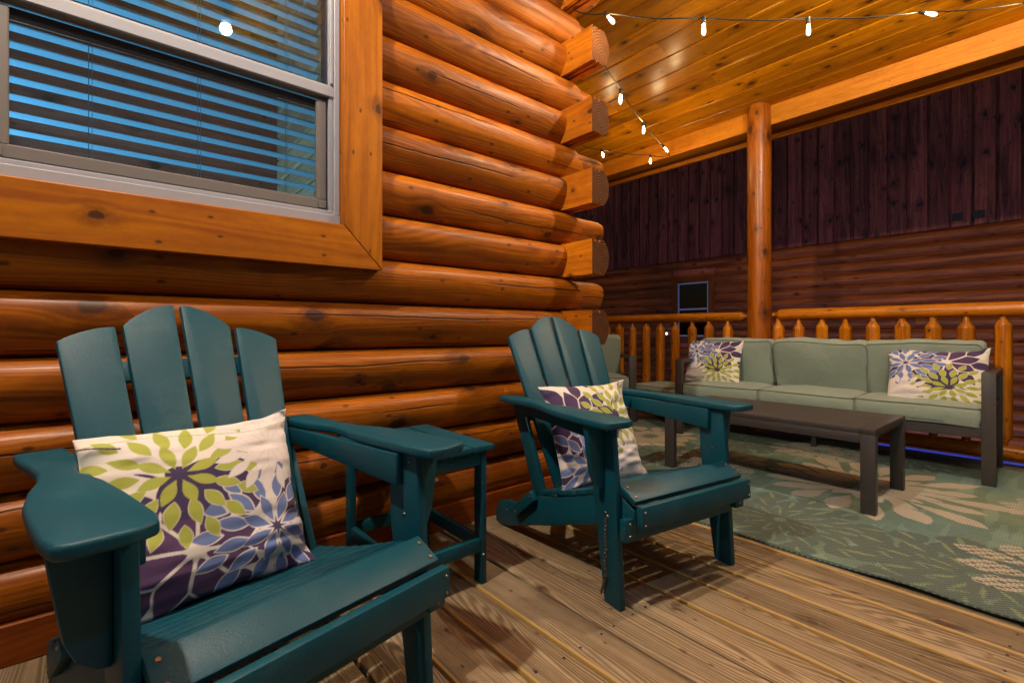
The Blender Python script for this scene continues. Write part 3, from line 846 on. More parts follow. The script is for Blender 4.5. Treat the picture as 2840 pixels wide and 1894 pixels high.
# ================================================================== LAMPS (off camera porch lamps)
for li, (loc, pw, colr, lab) in enumerate(LAMPS):
    e = empty('porch_lamp', loc, 0, lab, 'lamp', 'porch lamps under the ceiling')
    gr_ = 0.045
    bm = bmesh.new(); bmesh.ops.create_uvsphere(bm, u_segments=20, v_segments=12, radius=gr_)
    bm_obj(bm, 'globe', emit('lit_lamp_globe', colr, pw / (4 * math.pi ** 2 * gr_ ** 2)), e)
    m = MB(); top = zc(loc[0]) - loc[2]
    m.sweep(circ(0.045, 20), [(0.046, 0.6), (0.056, 1)], (0, 0, 0), (0, 0, 1), (1, 0, 0), (0, 1, 0))
    m.sweep(circ(0.010, 10), [(0.0565, 1), (top, 1)], (0, 0, 0), (0, 0, 1), (1, 0, 0), (0, 1, 0))
    m.build('fitting', M['metal'], e)
# blue light in the room behind the blind
ld = bpy.data.lights.new('room_light', 'POINT'); ld.energy = 85; ld.color = (0.13, 0.54, 1.0); ld.shadow_soft_size = 0.15
lo = bpy.data.objects.new('room_light', ld); link(lo); lo.location = (-0.5, 2.75, 0.75)
# blue light strip under the outer deck edge
m = MB(); m.box(4.690, 4.708, -1.2, 3.9, 0.003, 0.014, 'y')
led = m.build('light_strip', M['led']); tag(led, 'glowing blue light strip along the deck edge below the railing', 'light strip')
ld = bpy.data.lights.new('yard_light', 'AREA'); ld.shape = 'RECTANGLE'; ld.size = 0.1; ld.size_y = 7.0; ld.energy = 90; ld.color = (0.10, 0.30, 1.0)
lo = bpy.data.objects.new('yard_light', ld); link(lo); lo.location = (4.98, 2.0, -0.30); lo.rotation_euler = (R(0), R(-62), 0)

# ================================================================== STRING LIGHTS
def dirpt(x, y, d):
    u = (x - 1420) / 1327; v = (921 - y) / 1327
    c_, s_ = math.cos(R(49.82)), math.sin(R(49.82))
    return Vector(((c_ + s_ * u) * d, (s_ - c_ * u) * d, 0.9 + v * d))
sl = empty('string_lights', (4.6, 2.82, 2.79), 0, 'black cable of lit clear bulbs strung under the porch ceiling', 'string lights')
SO = Vector(sl.location)
def sag(pts, per=8, k=0.015):
    out = []
    for i in range(len(pts) - 1):
        a, b_ = pts[i], pts[i + 1]
        for j in range(per):
            t_ = j / per
            p = a.lerp(b_, t_); p.z -= k * math.sin(math.pi * t_)
            p += Vector((noise.noise(p * 9), noise.noise(p * 9 + Vector((5, 5, 5))), noise.noise(p * 9 + Vector((9, 1, 4))))) * 0.004
            out.append(p - SO)
    out.append(pts[-1] - SO)
    return out
W1 = [dirpt(1595, 30, 2.62), dirpt(1678, 37, 2.47), dirpt(1952, 50, 2.44), dirpt(2242, 51, 2.50), dirpt(2553, 34, 2.58), dirpt(2845, 8, 2.72), dirpt(3100, -60, 3.0)]
W2 = [dirpt(1640, 110, 2.60), dirpt(1722, 250, 2.95), dirpt(1785, 340, 3.65), dirpt(1836, 402, 4.45), dirpt(1859, 431, 5.07)]
W3 = [dirpt(1859, 431, 5.07), dirpt(1804, 431, 4.80), dirpt(1668, 416, 4.9), dirpt(1600, 398, 5.0)]
for W_ in (W1, W2, W3):
    m = MB(); m.tube(sag(W_), 0.0036, 6); m.build('cable', M['black'], sl)
def bulb(top, d, s=1.0):
    d = Vector(d).normalized()
    u = d.orthogonal().normalized(); w_ = d.cross(u)
    m = MB()
    m.sweep(circ(0.011, 12), [(-0.004, 0.8), (0.0, 1), (0.030, 1), (0.034, 0.9)], top - SO, d, u, w_)
    so = m.build('bulb_socket', M['black'], sl)
    m = MB()
    sts = [(0.0345, 0.60), (0.043, 0.66), (0.056, 0.86), (0.070, 1.0), (0.079, 0.96), (0.086, 0.76), (0.0905, 0.42), (0.092, 0.12)]
    m.sweep(circ(0.0135 * s, 14), sts, top - SO, d, u, w_)
    bo = m.build('bulb', M['bulbglass'], sl, smooth=60)
    m = MB()
    m.sweep(circ(0.0068 * s, 10), [(0.0355, 0.4), (0.040, 0.8), (0.055, 1.0), (0.070, 1.0), (0.078, 0.6), (0.081, 0.2)], top - SO, d, u, w_)
    m.build('filament', M['bulb'], bo, smooth=60)
    return so
bulb(W1[1], (0.1, -0.55, -0.8)); bulb(W1[2], (0, 0, -1)); bulb(W1[3], (0.02, 0, -1)); bulb(W1[4], (-0.15, -0.75, -0.62)); bulb(W1[5], (0.1, -0.5, -0.8))
bulb(W2[1], (-0.06, 0, -1)); bulb(W2[2], (0, 0, -1)); bulb(W2[3], (0.35, -0.4, -0.7)); bulb(W3[1], (0, 0, -1)); bulb(W3[2], (0.06, -0.25, -0.9))

# ================================================================== RUG
def flower_mask(X, Y, cx, cy, n, phase, r0, r1, wdt, p=0.8, ext=None, gap=None):
    dx, dy = X - cx, Y - cy
    th = np.arctan2(dy, dx); r = np.hypot(dx, dy)
    seg = 2 * np.pi / n
    k = np.round((th - phase) / seg)
    dth = th - phase - k * seg
    a = r * np.cos(dth); b_ = r * np.sin(dth)
    if ext is not None:
        kk = (k.astype(int)) % n
        r1 = np.array(ext)[kk % len(ext)] * r1
    t_ = np.clip((a - r0) / (r1 - r0), 0, 1)
    return (np.abs(b_) < np.minimum(wdt * np.sin(np.pi * t_ ** p), a * np.tan(np.pi / n) - gap if gap is not None else 9.0)) & (t_ > 0) & (t_ < 1)
def paint_mesh(me, cols):
    ca = me.attributes.new('paint', 'FLOAT_COLOR', 'POINT')
    arr = np.ones((len(me.vertices), 4), np.float32); arr[:, :3] = cols
    ca.data.foreach_set('color', arr.ravel())
def vnoise(X, Y, s, seed=0, oct=3):
    rs = np.random.RandomState(seed); out = np.zeros_like(X); amp = 1.0; tot = 0
    for o_ in range(oct):
        tab = rs.rand(256, 256)
        fx, fy = X * s * 2 ** o_ + 50, Y * s * 2 ** o_ + 50
        ix, iy = np.floor(fx).astype(int), np.floor(fy).astype(int)
        tx, ty = fx - ix, fy - iy; tx = tx * tx * (3 - 2 * tx); ty = ty * ty * (3 - 2 * ty)
        g_ = lambda a, b: tab[a % 256, b % 256]
        out += amp * ((g_(ix, iy) * (1 - tx) + g_(ix + 1, iy) * tx) * (1 - ty) + (g_(ix, iy + 1) * (1 - tx) + g_(ix + 1, iy + 1) * tx) * ty)
        tot += amp; amp *= 0.5
    return out / tot
def build_rug():
    x0, x1, y0, y1 = 2.13, 4.42, -1.25, 2.86
    st = 0.0075
    nx, ny = int((x1 - x0) / st), int((y1 - y0) / st)
    xs = np.linspace(x0, x1, nx); ys = np.linspace(y0, y1, ny)
    X, Y = np.meshgrid(xs, ys)
    Xw = X + (vnoise(X, Y, 5, 3) - 0.5) * 0.05; Yw = Y + (vnoise(X, Y, 5, 4) - 0.5) * 0.05
    n1 = vnoise(X, Y, 2.0, 1, 4)[..., None]; n2 = vnoise(X, Y, 7.0, 2, 3)[..., None]
    n1 = np.clip((n1 - 0.5) * 2.2 + 0.5, 0, 1)
    c = np.array([0.19, 0.27, 0.175]) * (1 - n1) + np.array([0.115, 0.215, 0.205]) * n1
    c = c * (0.7 + 0.6 * n2)
    streak = (vnoise(X * 0.4, Y * 3, 6, 8, 3) > 0.62)[..., None]
    c = np.where(streak, c * 1.25 + 0.012, c)
    def put(mask, col, dots=False):
        nonlocal c
        if dots:
            d = ((np.floor(X / 0.017) + np.floor(Y / 0.017)) % 3 != 0)
            mask = mask & d
        c = np.where(mask[..., None], np.array(col) * (0.9 + 0.2 * n2), c)
    def dark(cx, cy, n, ph, r, w_=0.06):
        for (q0, q1, f) in ((0.62, 1.0, 1.2), (0.34, 0.74, 1.0), (0.06, 0.42, 0.8)):
            mk = flower_mask(Xw, Yw, cx, cy, n, ph + q0 * 3, r * q0, r * q1, w_ * f, 1.1)
            put(mk, (0.090, 0.135, 0.122))
            mk = flower_mask(Xw, Yw, cx, cy, n, ph + q0 * 3, r * (q0 + 0.1), r * q1, w_ * f * 0.14, 1.1)
            put(mk, (0.21, 0.28, 0.16))
    def cream(cx, cy, n, ph, r, w_=0.05, dots=False, seed=0):
        rs = np.random.RandomState(seed)
        e1 = rs.uniform(0.8, 1.15, n); e2 = rs.uniform(0.8, 1.1, n)
        put(flower_mask(Xw, Yw, cx, cy, n, ph + 0.21, r * 0.42, r, w_ * 1.35, 1.5, e1), (0.54, 0.475, 0.37), dots)
        put(flower_mask(Xw, Yw, cx, cy, n, ph, r * 0.10, r * 0.62, w_, 1.3, e2), (0.54, 0.475, 0.37), dots)
    dark(2.46, 0.92, 12, 0.2, 0.42); dark(2.42, 0.22, 12, 0.5, 0.44, 0.07); dark(3.9, -0.35, 12, 0.1, 0.45); dark(2.65, -0.75, 12, 0.3, 0.5)
    dark(3.9, 1.75, 11, 0.0, 0.36); dark(3.0, 1.95, 12, 0.4, 0.42); dark(4.25, 0.75, 11, 0.0, 0.3); dark(2.5, 1.9, 12, .1, .34)
    cream(3.38, 0.80, 18, 0.1, 0.62, 0.040, seed=1); cream(4.05, 1.25, 14, 0.35, 0.34, 0.040, True, seed=2)
    cream(3.55, 2.38, 14, 0.2, 0.42, 0.045, seed=3); cream(2.62, -0.10, 14, 0.2, 0.40, 0.045, True, seed=4)
    cream(3.25, 1.62, 13, 0.2, 0.36, 0.04, True, seed=5); cream(2.4, 2.55, 12, 0.0, 0.34, 0.05, seed=6); cream(3.6, -0.1, 15, 0.15, 0.36, 0.05, True, seed=7)
    cream(2.45, 1.42, 12, 0.3, 0.26, 0.035, seed=8)
    edge = ((X < x0 + 0.02) | (X > x1 - 0.02) | (Y > y1 - 0.02))
    put(edge, (0.05, 0.10, 0.09))
    Z = 0.006 + 0.004 * vnoise(X, Y, 3, 9, 2)
    back = np.clip((X - 3.95) / 0.45, 0, 1)
    Z += back * 0.035 * np.clip(vnoise(X * 0.3, Y, 3.2, 11, 2) - 0.42, 0, 1) * 2
    Z += np.exp(-((X - 3.72 + 0.15 * (Y - 1.6)) / 0.05) ** 2) * 0.010 * (Y > 0.9)
    lip = np.clip(1 - (X - x0) / 0.05, 0, 1) * np.clip(vnoise(X * 0, Y, 2.6, 21, 2) - 0.45, 0, 1) * 0.055
    Z += lip
    V_ = np.stack([X - 3.2, Y - 0.8, Z], -1).reshape(-1, 3)
    idx = np.arange(nx * ny).reshape(ny, nx)
    q = np.stack([idx[:-1, :-1], idx[:-1, 1:], idx[1:, 1:], idx[1:, :-1]], -1).reshape(-1, 4)
    # underside rim for thickness
    rim = np.concatenate([idx[0, :], idx[1:, -1], idx[-1, -2::-1], idx[-2:0:-1, 0]])
    VB = V_[rim].copy(); VB[:, 2] -= 0.0055
    nb_ = len(V_)
    ri = np.arange(len(rim)); rj = (ri + 1) % len(rim)
    qs = np.stack([rim[ri], nb_ + ri, nb_ + rj, rim[rj]], -1)
    V2 = np.concatenate([V_, VB]); Q = np.concatenate([q, qs])
    me = bpy.data.meshes.new('outdoor_rug')
    me.vertices.add(len(V2)); me.vertices.foreach_set('co', V2.astype(np.float32).ravel())
    me.loops.add(Q.size); me.loops.foreach_set('vertex_index', Q.astype(np.int32).ravel())
    me.polygons.add(len(Q)); me.polygons.foreach_set('loop_start', np.arange(0, Q.size, 4, dtype=np.int32))
    me.update(calc_edges=True); me.validate()
    cc = c.reshape(-1, 3); paint_mesh(me, np.concatenate([cc, cc[rim] * 0.7]))
    me.materials.append(M['rug']); me.shade_smooth()
    o = bpy.data.objects.new('outdoor_rug', me); link(o); o.location = (3.2, 0.8, 0)
    tag(o, 'green woven outdoor rug with big cream and dark flowers on the deck', 'rug')
build_rug()

# ================================================================== PILLOWS
def pillow_colors(U, Vv):
    """U right, V up in 0..1, laid out as on the near chair"""
    n = 1
    white = np.array([0.72, 0.66, 0.63]); cream = np.array([0.72, 0.67, 0.58])
    green = np.array([0.36, 0.40, 0.065]); blue = np.array([0.125, 0.19, 0.43]); plum = np.array([0.085, 0.035, 0.12]); indigo = np.array([0.035, 0.022, 0.085])
    c = np.ones(U.shape + (3,)) * (cream * np.clip(1.2 - U, 0, 1)[..., None] + white * (1 - np.clip(1.2 - U, 0, 1))[..., None])
    def put(mask, col, k=1.0):
        nonlocal c
        c = np.where(mask[..., None], c * (1 - k) + np.array(col) * k, c)
    F = lambda *a, **k: flower_mask(U, Vv, *a, **k)
    pc = (0.40, 0.27)
    dist = np.hypot(U - pc[0], Vv - pc[1]); tq = np.clip(dist / 0.45, 0, 1)[..., None]
    plumc = plum * (1 - tq) + indigo * tq
    n9 = np.pi / 9
    for ph, r0, r1, wd, nn in ((0.25, 0.42, 0.80, 0.13, 8), (0.25 + np.pi / 8, 0.20, 0.47, 0.066, 8), (0.25, 0.045, 0.33, 0.078, 8)):
        put(F(pc[0], pc[1], nn, ph, r0 - 0.022, r1 + 0.016, wd + 0.013, 0.95), white)
        mk = F(pc[0], pc[1], nn, ph, r0, r1, wd, 0.95, gap=0.010) & (Vv < 0.64 + 0.10 * np.sin(U * 9))
        c = np.where(mk[..., None], plumc, c)
    put(np.hypot((U - 0.52) * 0.8, Vv - 0.60) < 0.17, indigo)
    bc = (0.80, 0.28)
    put(np.hypot(U - bc[0], (Vv - bc[1])) < 0.10, indigo)
    n9 = np.pi / 11
    for ph, r0, r1, wd, nn in ((0.1, 0.285, 0.43, 0.034, 15), (0.1 + n9, 0.165, 0.325, 0.033, 13), (0.3, 0.035, 0.20, 0.030, 8)):
        put(F(bc[0], bc[1], nn, ph, r0 - 0.012, r1 + 0.010, wd + 0.007, 0.9), white * 0.95)
        put(F(bc[0], bc[1], nn, ph, r0, r1, wd, 1.15 if r0 < 0.1 else 0.9), blue)
    gc = (0.37, 0.70)
    put((np.hypot((U - gc[0]) * 0.9, (Vv - gc[1]) * 1.1) < 0.055), indigo)
    put((np.hypot((U - gc[0] - 0.02), (Vv - gc[1] + 0.13)) < 0.13), indigo)
    n9 = np.pi / 11
    for ph, r0, r1, wd, nn in ((0.25, 0.285, 0.41, 0.030, 17), (0.15 + n9, 0.160, 0.305, 0.031, 14), (0.3, 0.035, 0.19, 0.031, 8)):
        put(F(gc[0], gc[1], nn, ph, r0 - 0.004, r1 + 0.004, wd + 0.004, 0.9), cream if (r0 > 0.1 and ph < 0.2) else (indigo if r0 < 0.1 else cream), 0.0 if r0 < 0.1 else 0.9)
        put(F(gc[0], gc[1], nn, ph, r0, r1, wd, 1.15 if r0 < 0.1 else 0.9), green)
    wc = (0.84, 0.79)
    pale = np.array([0.66, 0.63, 0.66])
    put(np.hypot(U - wc[0], Vv - wc[1]) < 0.14, white)
    for ph, r0, r1, wd, nn in ((0.2, 0.15, 0.31, 0.028, 16), (0.0, 0.03, 0.20, 0.026, 12)):
        put(F(wc[0], wc[1], nn, ph, r0 - 0.006, r1 + 0.006, wd + 0.004, 1.1), np.array([0.58, 0.53, 0.57]), 0.9)
        put(F(wc[0], wc[1], nn, ph, r0, r1, wd, 1.1), white * 0.98)
    put(np.abs(Vv - (0.93 + 0.02 * np.sin(U * 6))) < 0.003, green * 0.8, 0.7)
    put((np.abs(Vv - (0.93 - 0.18 * U)) < 0.005) & (U < 0.16), indigo)
    return c
def pillow(name, loc, rot, wdt, hgt, turns, label, th=0.075, slump=0.0, seed=0):
    n = 230
    u = np.linspace(-1, 1, n); Uu, Vv = np.meshgrid(u, u)
    px = Uu * (1 - 0.07 * (1 - Vv ** 2) * np.abs(Uu)) ; py = Vv * (1 - 0.07 * (1 - Uu ** 2) * np.abs(Vv))
    T = (np.clip(1 - np.abs(Uu) ** 2.6, 0, 1) * np.clip(1 - np.abs(Vv) ** 2.6, 0, 1)) ** 0.55
    sd = 40 + seed
    wr = (vnoise(Uu * 0.6 + seed, Vv * 2.0, 3.0, sd, 2) - 0.5) * 0.026 * np.clip(np.abs(Uu * Vv) * 2.2 + np.clip(-Vv, 0, 1) * 0.8, 0, 1)
    x = px * wdt / 2 + (vnoise(Uu, Vv, 2, sd + 1, 2) - 0.5) * 0.012
    y = py * hgt / 2 + slump * (1 - Uu ** 2) * -0.02 + (vnoise(Uu, Vv, 2, sd + 2, 2) - 0.5) * 0.014
    zf = T * th + wr * (T > 0.05)
    ear = np.clip(np.abs(Uu * Vv) - 0.75, 0, 1) * 4
    zoff = ear * 0.02 * np.sign(Uu)
    P1 = np.stack([x, y, zf + zoff], -1).reshape(-1, 3); P2 = np.stack([x, y, -T * th * 0.9 + zoff], -1).reshape(-1, 3)
    idx = np.arange(n * n).reshape(n, n)
    q1 = np.stack([idx[:-1, :-1], idx[:-1, 1:], idx[1:, 1:], idx[1:, :-1]], -1).reshape(-1, 4)
    q2 = q1[:, ::-1] + n * n
    cu, cv = (Uu + 1) / 2, (Vv + 1) / 2
    for _ in range(turns): cu, cv = 1 - cv, cu      # pattern turned clockwise by 90 degrees each time
    e_ = 0.3 / n
    C1 = sum(pillow_colors(cu + ax_ * e_, cv + ay_ * e_) for ax_ in (-1, 1) for ay_ in (-1, 1)).reshape(-1, 3) / 4
    V2 = np.concatenate([P1, P2]); Q = np.concatenate([q1, q2])
    me = bpy.data.meshes.new(name)
    me.vertices.add(len(V2)); me.vertices.foreach_set('co', V2.astype(np.float32).ravel())
    me.loops.add(Q.size); me.loops.foreach_set('vertex_index', Q.astype(np.int32).ravel())
    me.polygons.add(len(Q)); me.polygons.foreach_set('loop_start', np.arange(0, Q.size, 4, dtype=np.int32))
    me.update(calc_edges=True); me.validate()
    paint_mesh(me, np.concatenate([C1, C1])); me.materials.append(M['pillow'])
    bm = bmesh.new(); bm.from_mesh(me); bmesh.ops.remove_doubles(bm, verts=[v for v in bm.verts if abs(v.co.z) < 0.03 and v.is_boundary], dist=0.0004)
    bm.to_mesh(me); bm.free(); me.shade_smooth()
    o = bpy.data.objects.new(name, me); link(o)
    o.location = loc; o.rotation_euler = rot
    return tag(o, label, 'pillow', 'floral throw pillows')
def place(o_, ang, lat, bk, z):
    a = R(ang)
    return (o_[0] + lat * math.cos(a) - bk * math.sin(a), o_[1] + lat * math.sin(a) + bk * math.cos(a), z)
C1O, C1A = (0.318, 0.963), 11.6
C2O, C2A = (1.556, 0.903), -8.8
# a leaning pillow: local x = right, y = up, z = towards the viewer
pillow('throw_pillow', place(C1O, C1A, -0.050, 0.435, 0.472), Euler((R(66), R(0), R(C1A - 2)), 'XYZ'), 0.46, 0.42, 0, 'floral pillow on the near green chair, green blossom at its upper left', 0.07, seed=1)
pillow('throw_pillow', place(C2O, C2A, -0.045, 0.42, 0.472), Euler((R(68), R(0), R(C2A)), 'XYZ'), 0.45, 0.44, 1, 'floral pillow on the far green chair, purple blossom at its upper left', 0.065, seed=2)
pillow('throw_pillow', (4.09, 2.085, 0.632), Euler((R(72), 0, R(-86)), 'XYZ'), 0.49, 0.40, 2, 'square floral pillow against the left end of the sofa by the post', 0.06, seed=3)
pillow('throw_pillow', (4.13, 0.60, 0.60), Euler((R(66), R(-2), R(-88)), 'XYZ'), 0.52, 0.40, 2, 'floral pillow squeezed into the right end of the sofa, blossom pattern', 0.07, seed=4)

# ================================================================== FOLDING GARDEN CHAIR
def bolt(parent, loc, axis, r=0.0055, name='bolt'):
    r *= 0.85
    bm = bmesh.new()
    bmesh.ops.create_cone(bm, cap_ends=True, segments=14, radius1=r, radius2=r * 0.7, depth=0.003)
    o = bm_obj(bm, name, M['steel'], parent, smooth=40)
    o.location = loc
    o.rotation_euler = Vector(axis).to_track_quat('Z', 'Y').to_euler()
    return o
def arc_top(xa, xb, za, zb, n=8, bulge=1.0):
    """points of a slat top between (xa,za) and (xb,zb): quarter-ellipse like rise to the higher side"""
    pts = []
    for i in range(n + 1):
        t_ = i / n
        x = xa + (xb - xa) * t_
        if zb > za: z = za + (zb - za) * math.sin(t_ * math.pi / 2) ** 0.85
        else: z = zb + (za - zb) * math.cos(t_ * math.pi / 2) ** 0.85
        pts.append((x, z))
    return pts
def make_chair(o_, ang, label, chain):
    t = empty('garden_chair', (o_[0], o_[1], 0), R(ang), label, 'chair', 'teal folding garden chairs')
    T = M['teal']
    def part(name, bm, loc=None): return bm_obj(bm, name, T, t, loc=loc)
    # legs, leaning back a little
    for s in (-1, 1):
        x0 = -0.303 if s < 0 else 0.278
        part('leg', prism_bm([(0.0, 0), (0.075, 0), (0.142, 0.42), (0.145, 0.594), (0.040, 0.594), (0.025, 0.42)], 0.025, yz(x0)))
    # seat stringers
    st = [(0.86, 0.004), (0.862, 0.05), (0.845, 0.090), (0.81, 0.113), (0.76, 0.128), (0.68, 0.133), (0.60, 0.158), (0.545, 0.195), (0.51, 0.220), (0.47, 0.232), (0.40, 0.247), (0.30, 0.278),
          (0.20, 0.312), (0.10, 0.347), (0.045, 0.362), (-0.030, 0.330), (-0.034, 0.285), (0.05, 0.262), (0.165, 0.220), (0.40, 0.135), (0.62, 0.060), (0.80, 0.0)]
    for x0 in (-0.274, 0.247):
        part('side_rail', prism_bm(st, 0.026, yz(x0), 0.003))
    # seat slats
    pts = [(0.047, 0.3625), (0.102, 0.3475), (0.157, 0.3280), (0.212, 0.3085), (0.267, 0.2900), (0.322, 0.2735), (0.377, 0.2585), (0.432, 0.2430)]
    for i, (y, z) in enumerate(pts):
        y2, z2 = pts[i + 1] if i + 1 < len(pts) else (0.487, 0.230)
        d = Vector((0, y2 - y, z2 - z)); L = d.length - 0.012; a = math.atan2(d.z, d.y)
        bm = boxm(-0.276, 0.276, 0, L, 0, 0.018, 0.003)
        bm.transform(Matrix.Translation((0, y + 0.001, z + 0.003)) @ Matrix.Rotation(a, 4, 'X'))
        part('seat_slat', bm)
    bm = boxm(-0.279, 0.279, 0, 0.084, 0, 0.022, 0.005)
    bm.transform(Matrix.Translation((0, -0.034, 0.344)) @ Matrix.Rotation(R(27), 4, 'X'))
    part('front_slat', bm)
    bm = boxm(-0.283, 0.283, -0.026, 0, 0, 0.070, 0.005)
    bm.transform(Matrix.Translation((0, -0.051, 0.284)) @ Matrix.Rotation(R(-2), 4, 'X'))
    part('front_apron', bm)
    # brace and cleats
    part('brace', boxm(-0.277, 0.277, -0.004, 0.020, 0.216, 0.300, 0.003))
    for s in (-1, 1):
        xa = -0.312 if s < 0 else 0.262
        part('cleat', boxm(xa, xa + 0.050, -0.029, -0.005, 0.235, 0.305, 0.003))
    # back: four fanned slats with arched tops; plane leans 25.3 degrees
    lean = Matrix.Translation((0, 0.452, 0.205)) @ Matrix.Rotation(R(90 - 25.3), 4, 'X')
    Lc = 1 / math.cos(R(25.3))
    hz = lambda z: (z - 0.205) * Lc
    sl = [(-0.212, -0.118, -0.272, -0.152, 0.868, 0.906), (-0.104, -0.008, -0.136, -0.009, 0.908, 0.972),
          (0.008, 0.104, 0.009, 0.136, 0.972, 0.908), (0.118, 0.212, 0.152, 0.272, 0.906, 0.868)]
    for (b0, b1, t0, t1, z0, z1) in sl:
        poly = [(b1, 0), ] + list(reversed([(x, hz(z)) for x, z in arc_top(t0, t1, z0, z1)])) + [(b0, 0)]
        poly = list(reversed(poly))
        part('back_slat', prism_bm(poly, 0.022, lean, 0.004))
    for zq, hw in ((0.30, 0.20), (0.52, 0.244), (0.77, 0.245)):
        bm = boxm(-hw, hw, hz(zq), hz(zq) + 0.06, -0.024, -0.0015, 0.003); bm.transform(lean); part('back_rail', bm)
    # rear posts carrying the back rail down to the side rails
    for s in (-1, 1):
        bm = boxm(0.258 * s - 0.0105, 0.258 * s + 0.0105, hz(0.235), hz(0.615), -0.082, -0.008, 0.003); bm.transform(lean); part('back_support', bm)
    # arms with their rails and tapered brackets
    for s in (-1, 1):
        pl = [(0.262, 0.700), (0.262, 0.600), (0.268, 0.52), (0.283, 0.46), (0.286, 0.40), (0.268, 0.30), (0.262, 0.18), (0.260, 0.02), (0.268, -0.022),
              (0.300, -0.036), (0.370, -0.030), (0.388, -0.018), (0.393, 0.02), (0.393, 0.12), (0.388, 0.22), (0.372, 0.31), (0.352, 0.38), (0.342, 0.46), (0.345, 0.54), (0.352, 0.62), (0.352, 0.700)]
        poly = [(x * s, y) for x, y in pl]
        if s > 0: poly = poly[::-1]
        part('arm', prism_bm(poly, 0.024, Matrix.Translation((0, 0, 0.596)), 0.007, 3))
        xr = -0.278 if s < 0 else 0.256
        part('arm_rail', prism_bm([(0.09, 0.515), (0.55, 0.545), (0.66, 0.545), (0.66, 0.5945), (0.09, 0.5945)], 0.022, yz(xr - (0.0 if s < 0 else 0.0)), 0.003))
        x1, x2 = (-0.3035, -0.383) if s < 0 else (0.3035, 0.383)
        bp = [(x1, 0.5945), (x2, 0.5945), (x2 + 0.010 * -s, 0.52), (x2 + 0.022 * -s, 0.44), (x2 + 0.036 * -s, 0.405), (x2 + 0.058 * -s, 0.385), (x1, 0.378)]
        part('arm_bracket', prism_bm(bp if s > 0 else bp[::-1], 0.022, xz(0.092), 0.004))
        # folding link near the back foot
        xo = -0.2995 if s < 0 else 0.2735
        bm = prism_bm([(0.503, 0.207), (0.533, 0.240), (0.674, 0.130), (0.642, 0.100)], 0.024, yz(xo), 0.003); part('folding_link', bm)
        xs = -0.3045 if s < 0 else 0.3045
        for (y, z) in ((0.065, 0.575), (0.105, 0.555), (0.085, 0.44), (0.07, 0.30)):
            bolt(t, (xs, y, z), (s, 0, 0), 0.0062)
            if s > 0: bolt(t, (0.2765, y, z), (-1, 0, 0), 0.005)
        bolt(t, (0.3015 * s, 0.645, 0.120), (s, 0, 0)); bolt(t, (0.3015 * s, 0.535, 0.215), (s, 0, 0))
        bolt(t, (-0.276 if s < 0 else 0.2745, 0.76, 0.085), (s, 0, 0))
        for z in (0.298, 0.337): bolt(t, (0.270 * s, -0.0785 + (z - 0.3) * 0.035, z), (0, -1, 0), 0.0048)
        for q_ in (0.016, 0.062): bolt(t, (0.262 * s, -0.034 + q_ * 0.891 - 0.0235 * 0.454, 0.344 + q_ * 0.454 + 0.0235 * 0.891), (0, -0.454, 0.891), 0.0065)
        for z in (0.25, 0.29): bolt(t, (0.287 * s, -0.0305, z), (0, -1, 0), 0.0048)
    if chain:
        m = MB()
        zt = 0.285; y0 = 0.062; x0 = -0.3085; nl = 15; Ll = 0.0165
        for i in range(nl):
            zc_ = zt - 0.008 - i * (Ll - 0.0038)
            pts_ = []
            for k in range(13):
                a = 2 * math.pi * k / 12
                pw_, ph_ = 0.0042 * math.cos(a), (Ll / 2) * math.sin(a)
                off = (0, pw_, ph_) if i % 2 == 0 else (pw_, 0, ph_)
                pts_.append((x0 + off[0] - 0.001 + 0.0006 * math.sin(i), y0 + off[1] + 0.0012 * math.sin(i * 0.7), zc_ + off[2]))
            m.tube(pts_, 0.0011, 6)
        m.build('chain', M['steel'], t, smooth=60)
        m = MB()
        m.tube([(x0 - 0.002, y0 + 0.004, 0.084), (x0 - 0.006, y0 + 0.016, 0.030)], 0.0045, 12)
        m.tube([(x0 - 0.002, y0 + 0.003, 0.087), (x0 - 0.0025, y0 + 0.005, 0.080)], 0.0085, 14)
        m.build('pin', M['steel'], t)
        bolt(t, (x0 + 0.004, y0, 0.288), (-1, 0, 0), 0.008)
    return t
make_chair(C1O, C1A, 'large teal garden chair in the foreground beside the side table', False)
make_chair(C2O, C2A, 'teal garden chair nearer the cabin corner with a metal chain on its leg', True)

# side table
st_ = empty('side_table', (0.875, 1.59, 0), 0, 'small teal slatted side table standing between the two green chairs', 'table')
T = M['teal']
X0, X1, Y0_, Y1_ = 0.675 - 0.875, 1.063 - 0.875, 1.355 - 1.59, 1.835 - 1.59
for i in range(4):
    wdt = (X1 - X0 - 3 * 0.007) / 4
    bm_obj(boxm(X0 + i * (wdt + 0.007), X0 + i * (wdt + 0.007) + wdt, Y0_, Y1_, 0.478, 0.500, 0.004), 'top_slat', T, st_)
for x in (X0 + 0.022, X1 - 0.047):
    for y in (Y0_ + 0.018, Y1_ - 0.063):
        bm_obj(boxm(x, x + 0.025, y, y + 0.045, 0.0, 0.4775, 0.004), 'leg', T, st_)
for y in (Y0_ + 0.020, Y1_ - 0.040):
    bm_obj(boxm(X0 + 0.048, X1 - 0.048, y, y + 0.022, 0.428, 0.4775, 0.002), 'apron', T, st_)
    bm_obj(boxm(X0 + 0.048, X1 - 0.048, y + 0.002 if y > 0 else y - 0.001, y + 0.028, 0.118, 0.165, 0.004), 'stretcher', T, st_)
for x in (X0 + 0.024, X1 - 0.046):
    bm_obj(boxm(x - 0.0, x + 0.022, Y0_ + 0.064, Y1_ - 0.064, 0.118, 0.165, 0.004), 'stretcher', T, st_)
    bm_obj(boxm(x - 0.0, x + 0.022, Y0_ + 0.064, Y1_ - 0.064, 0.43, 0.4775, 0.003), 'apron', T, st_)
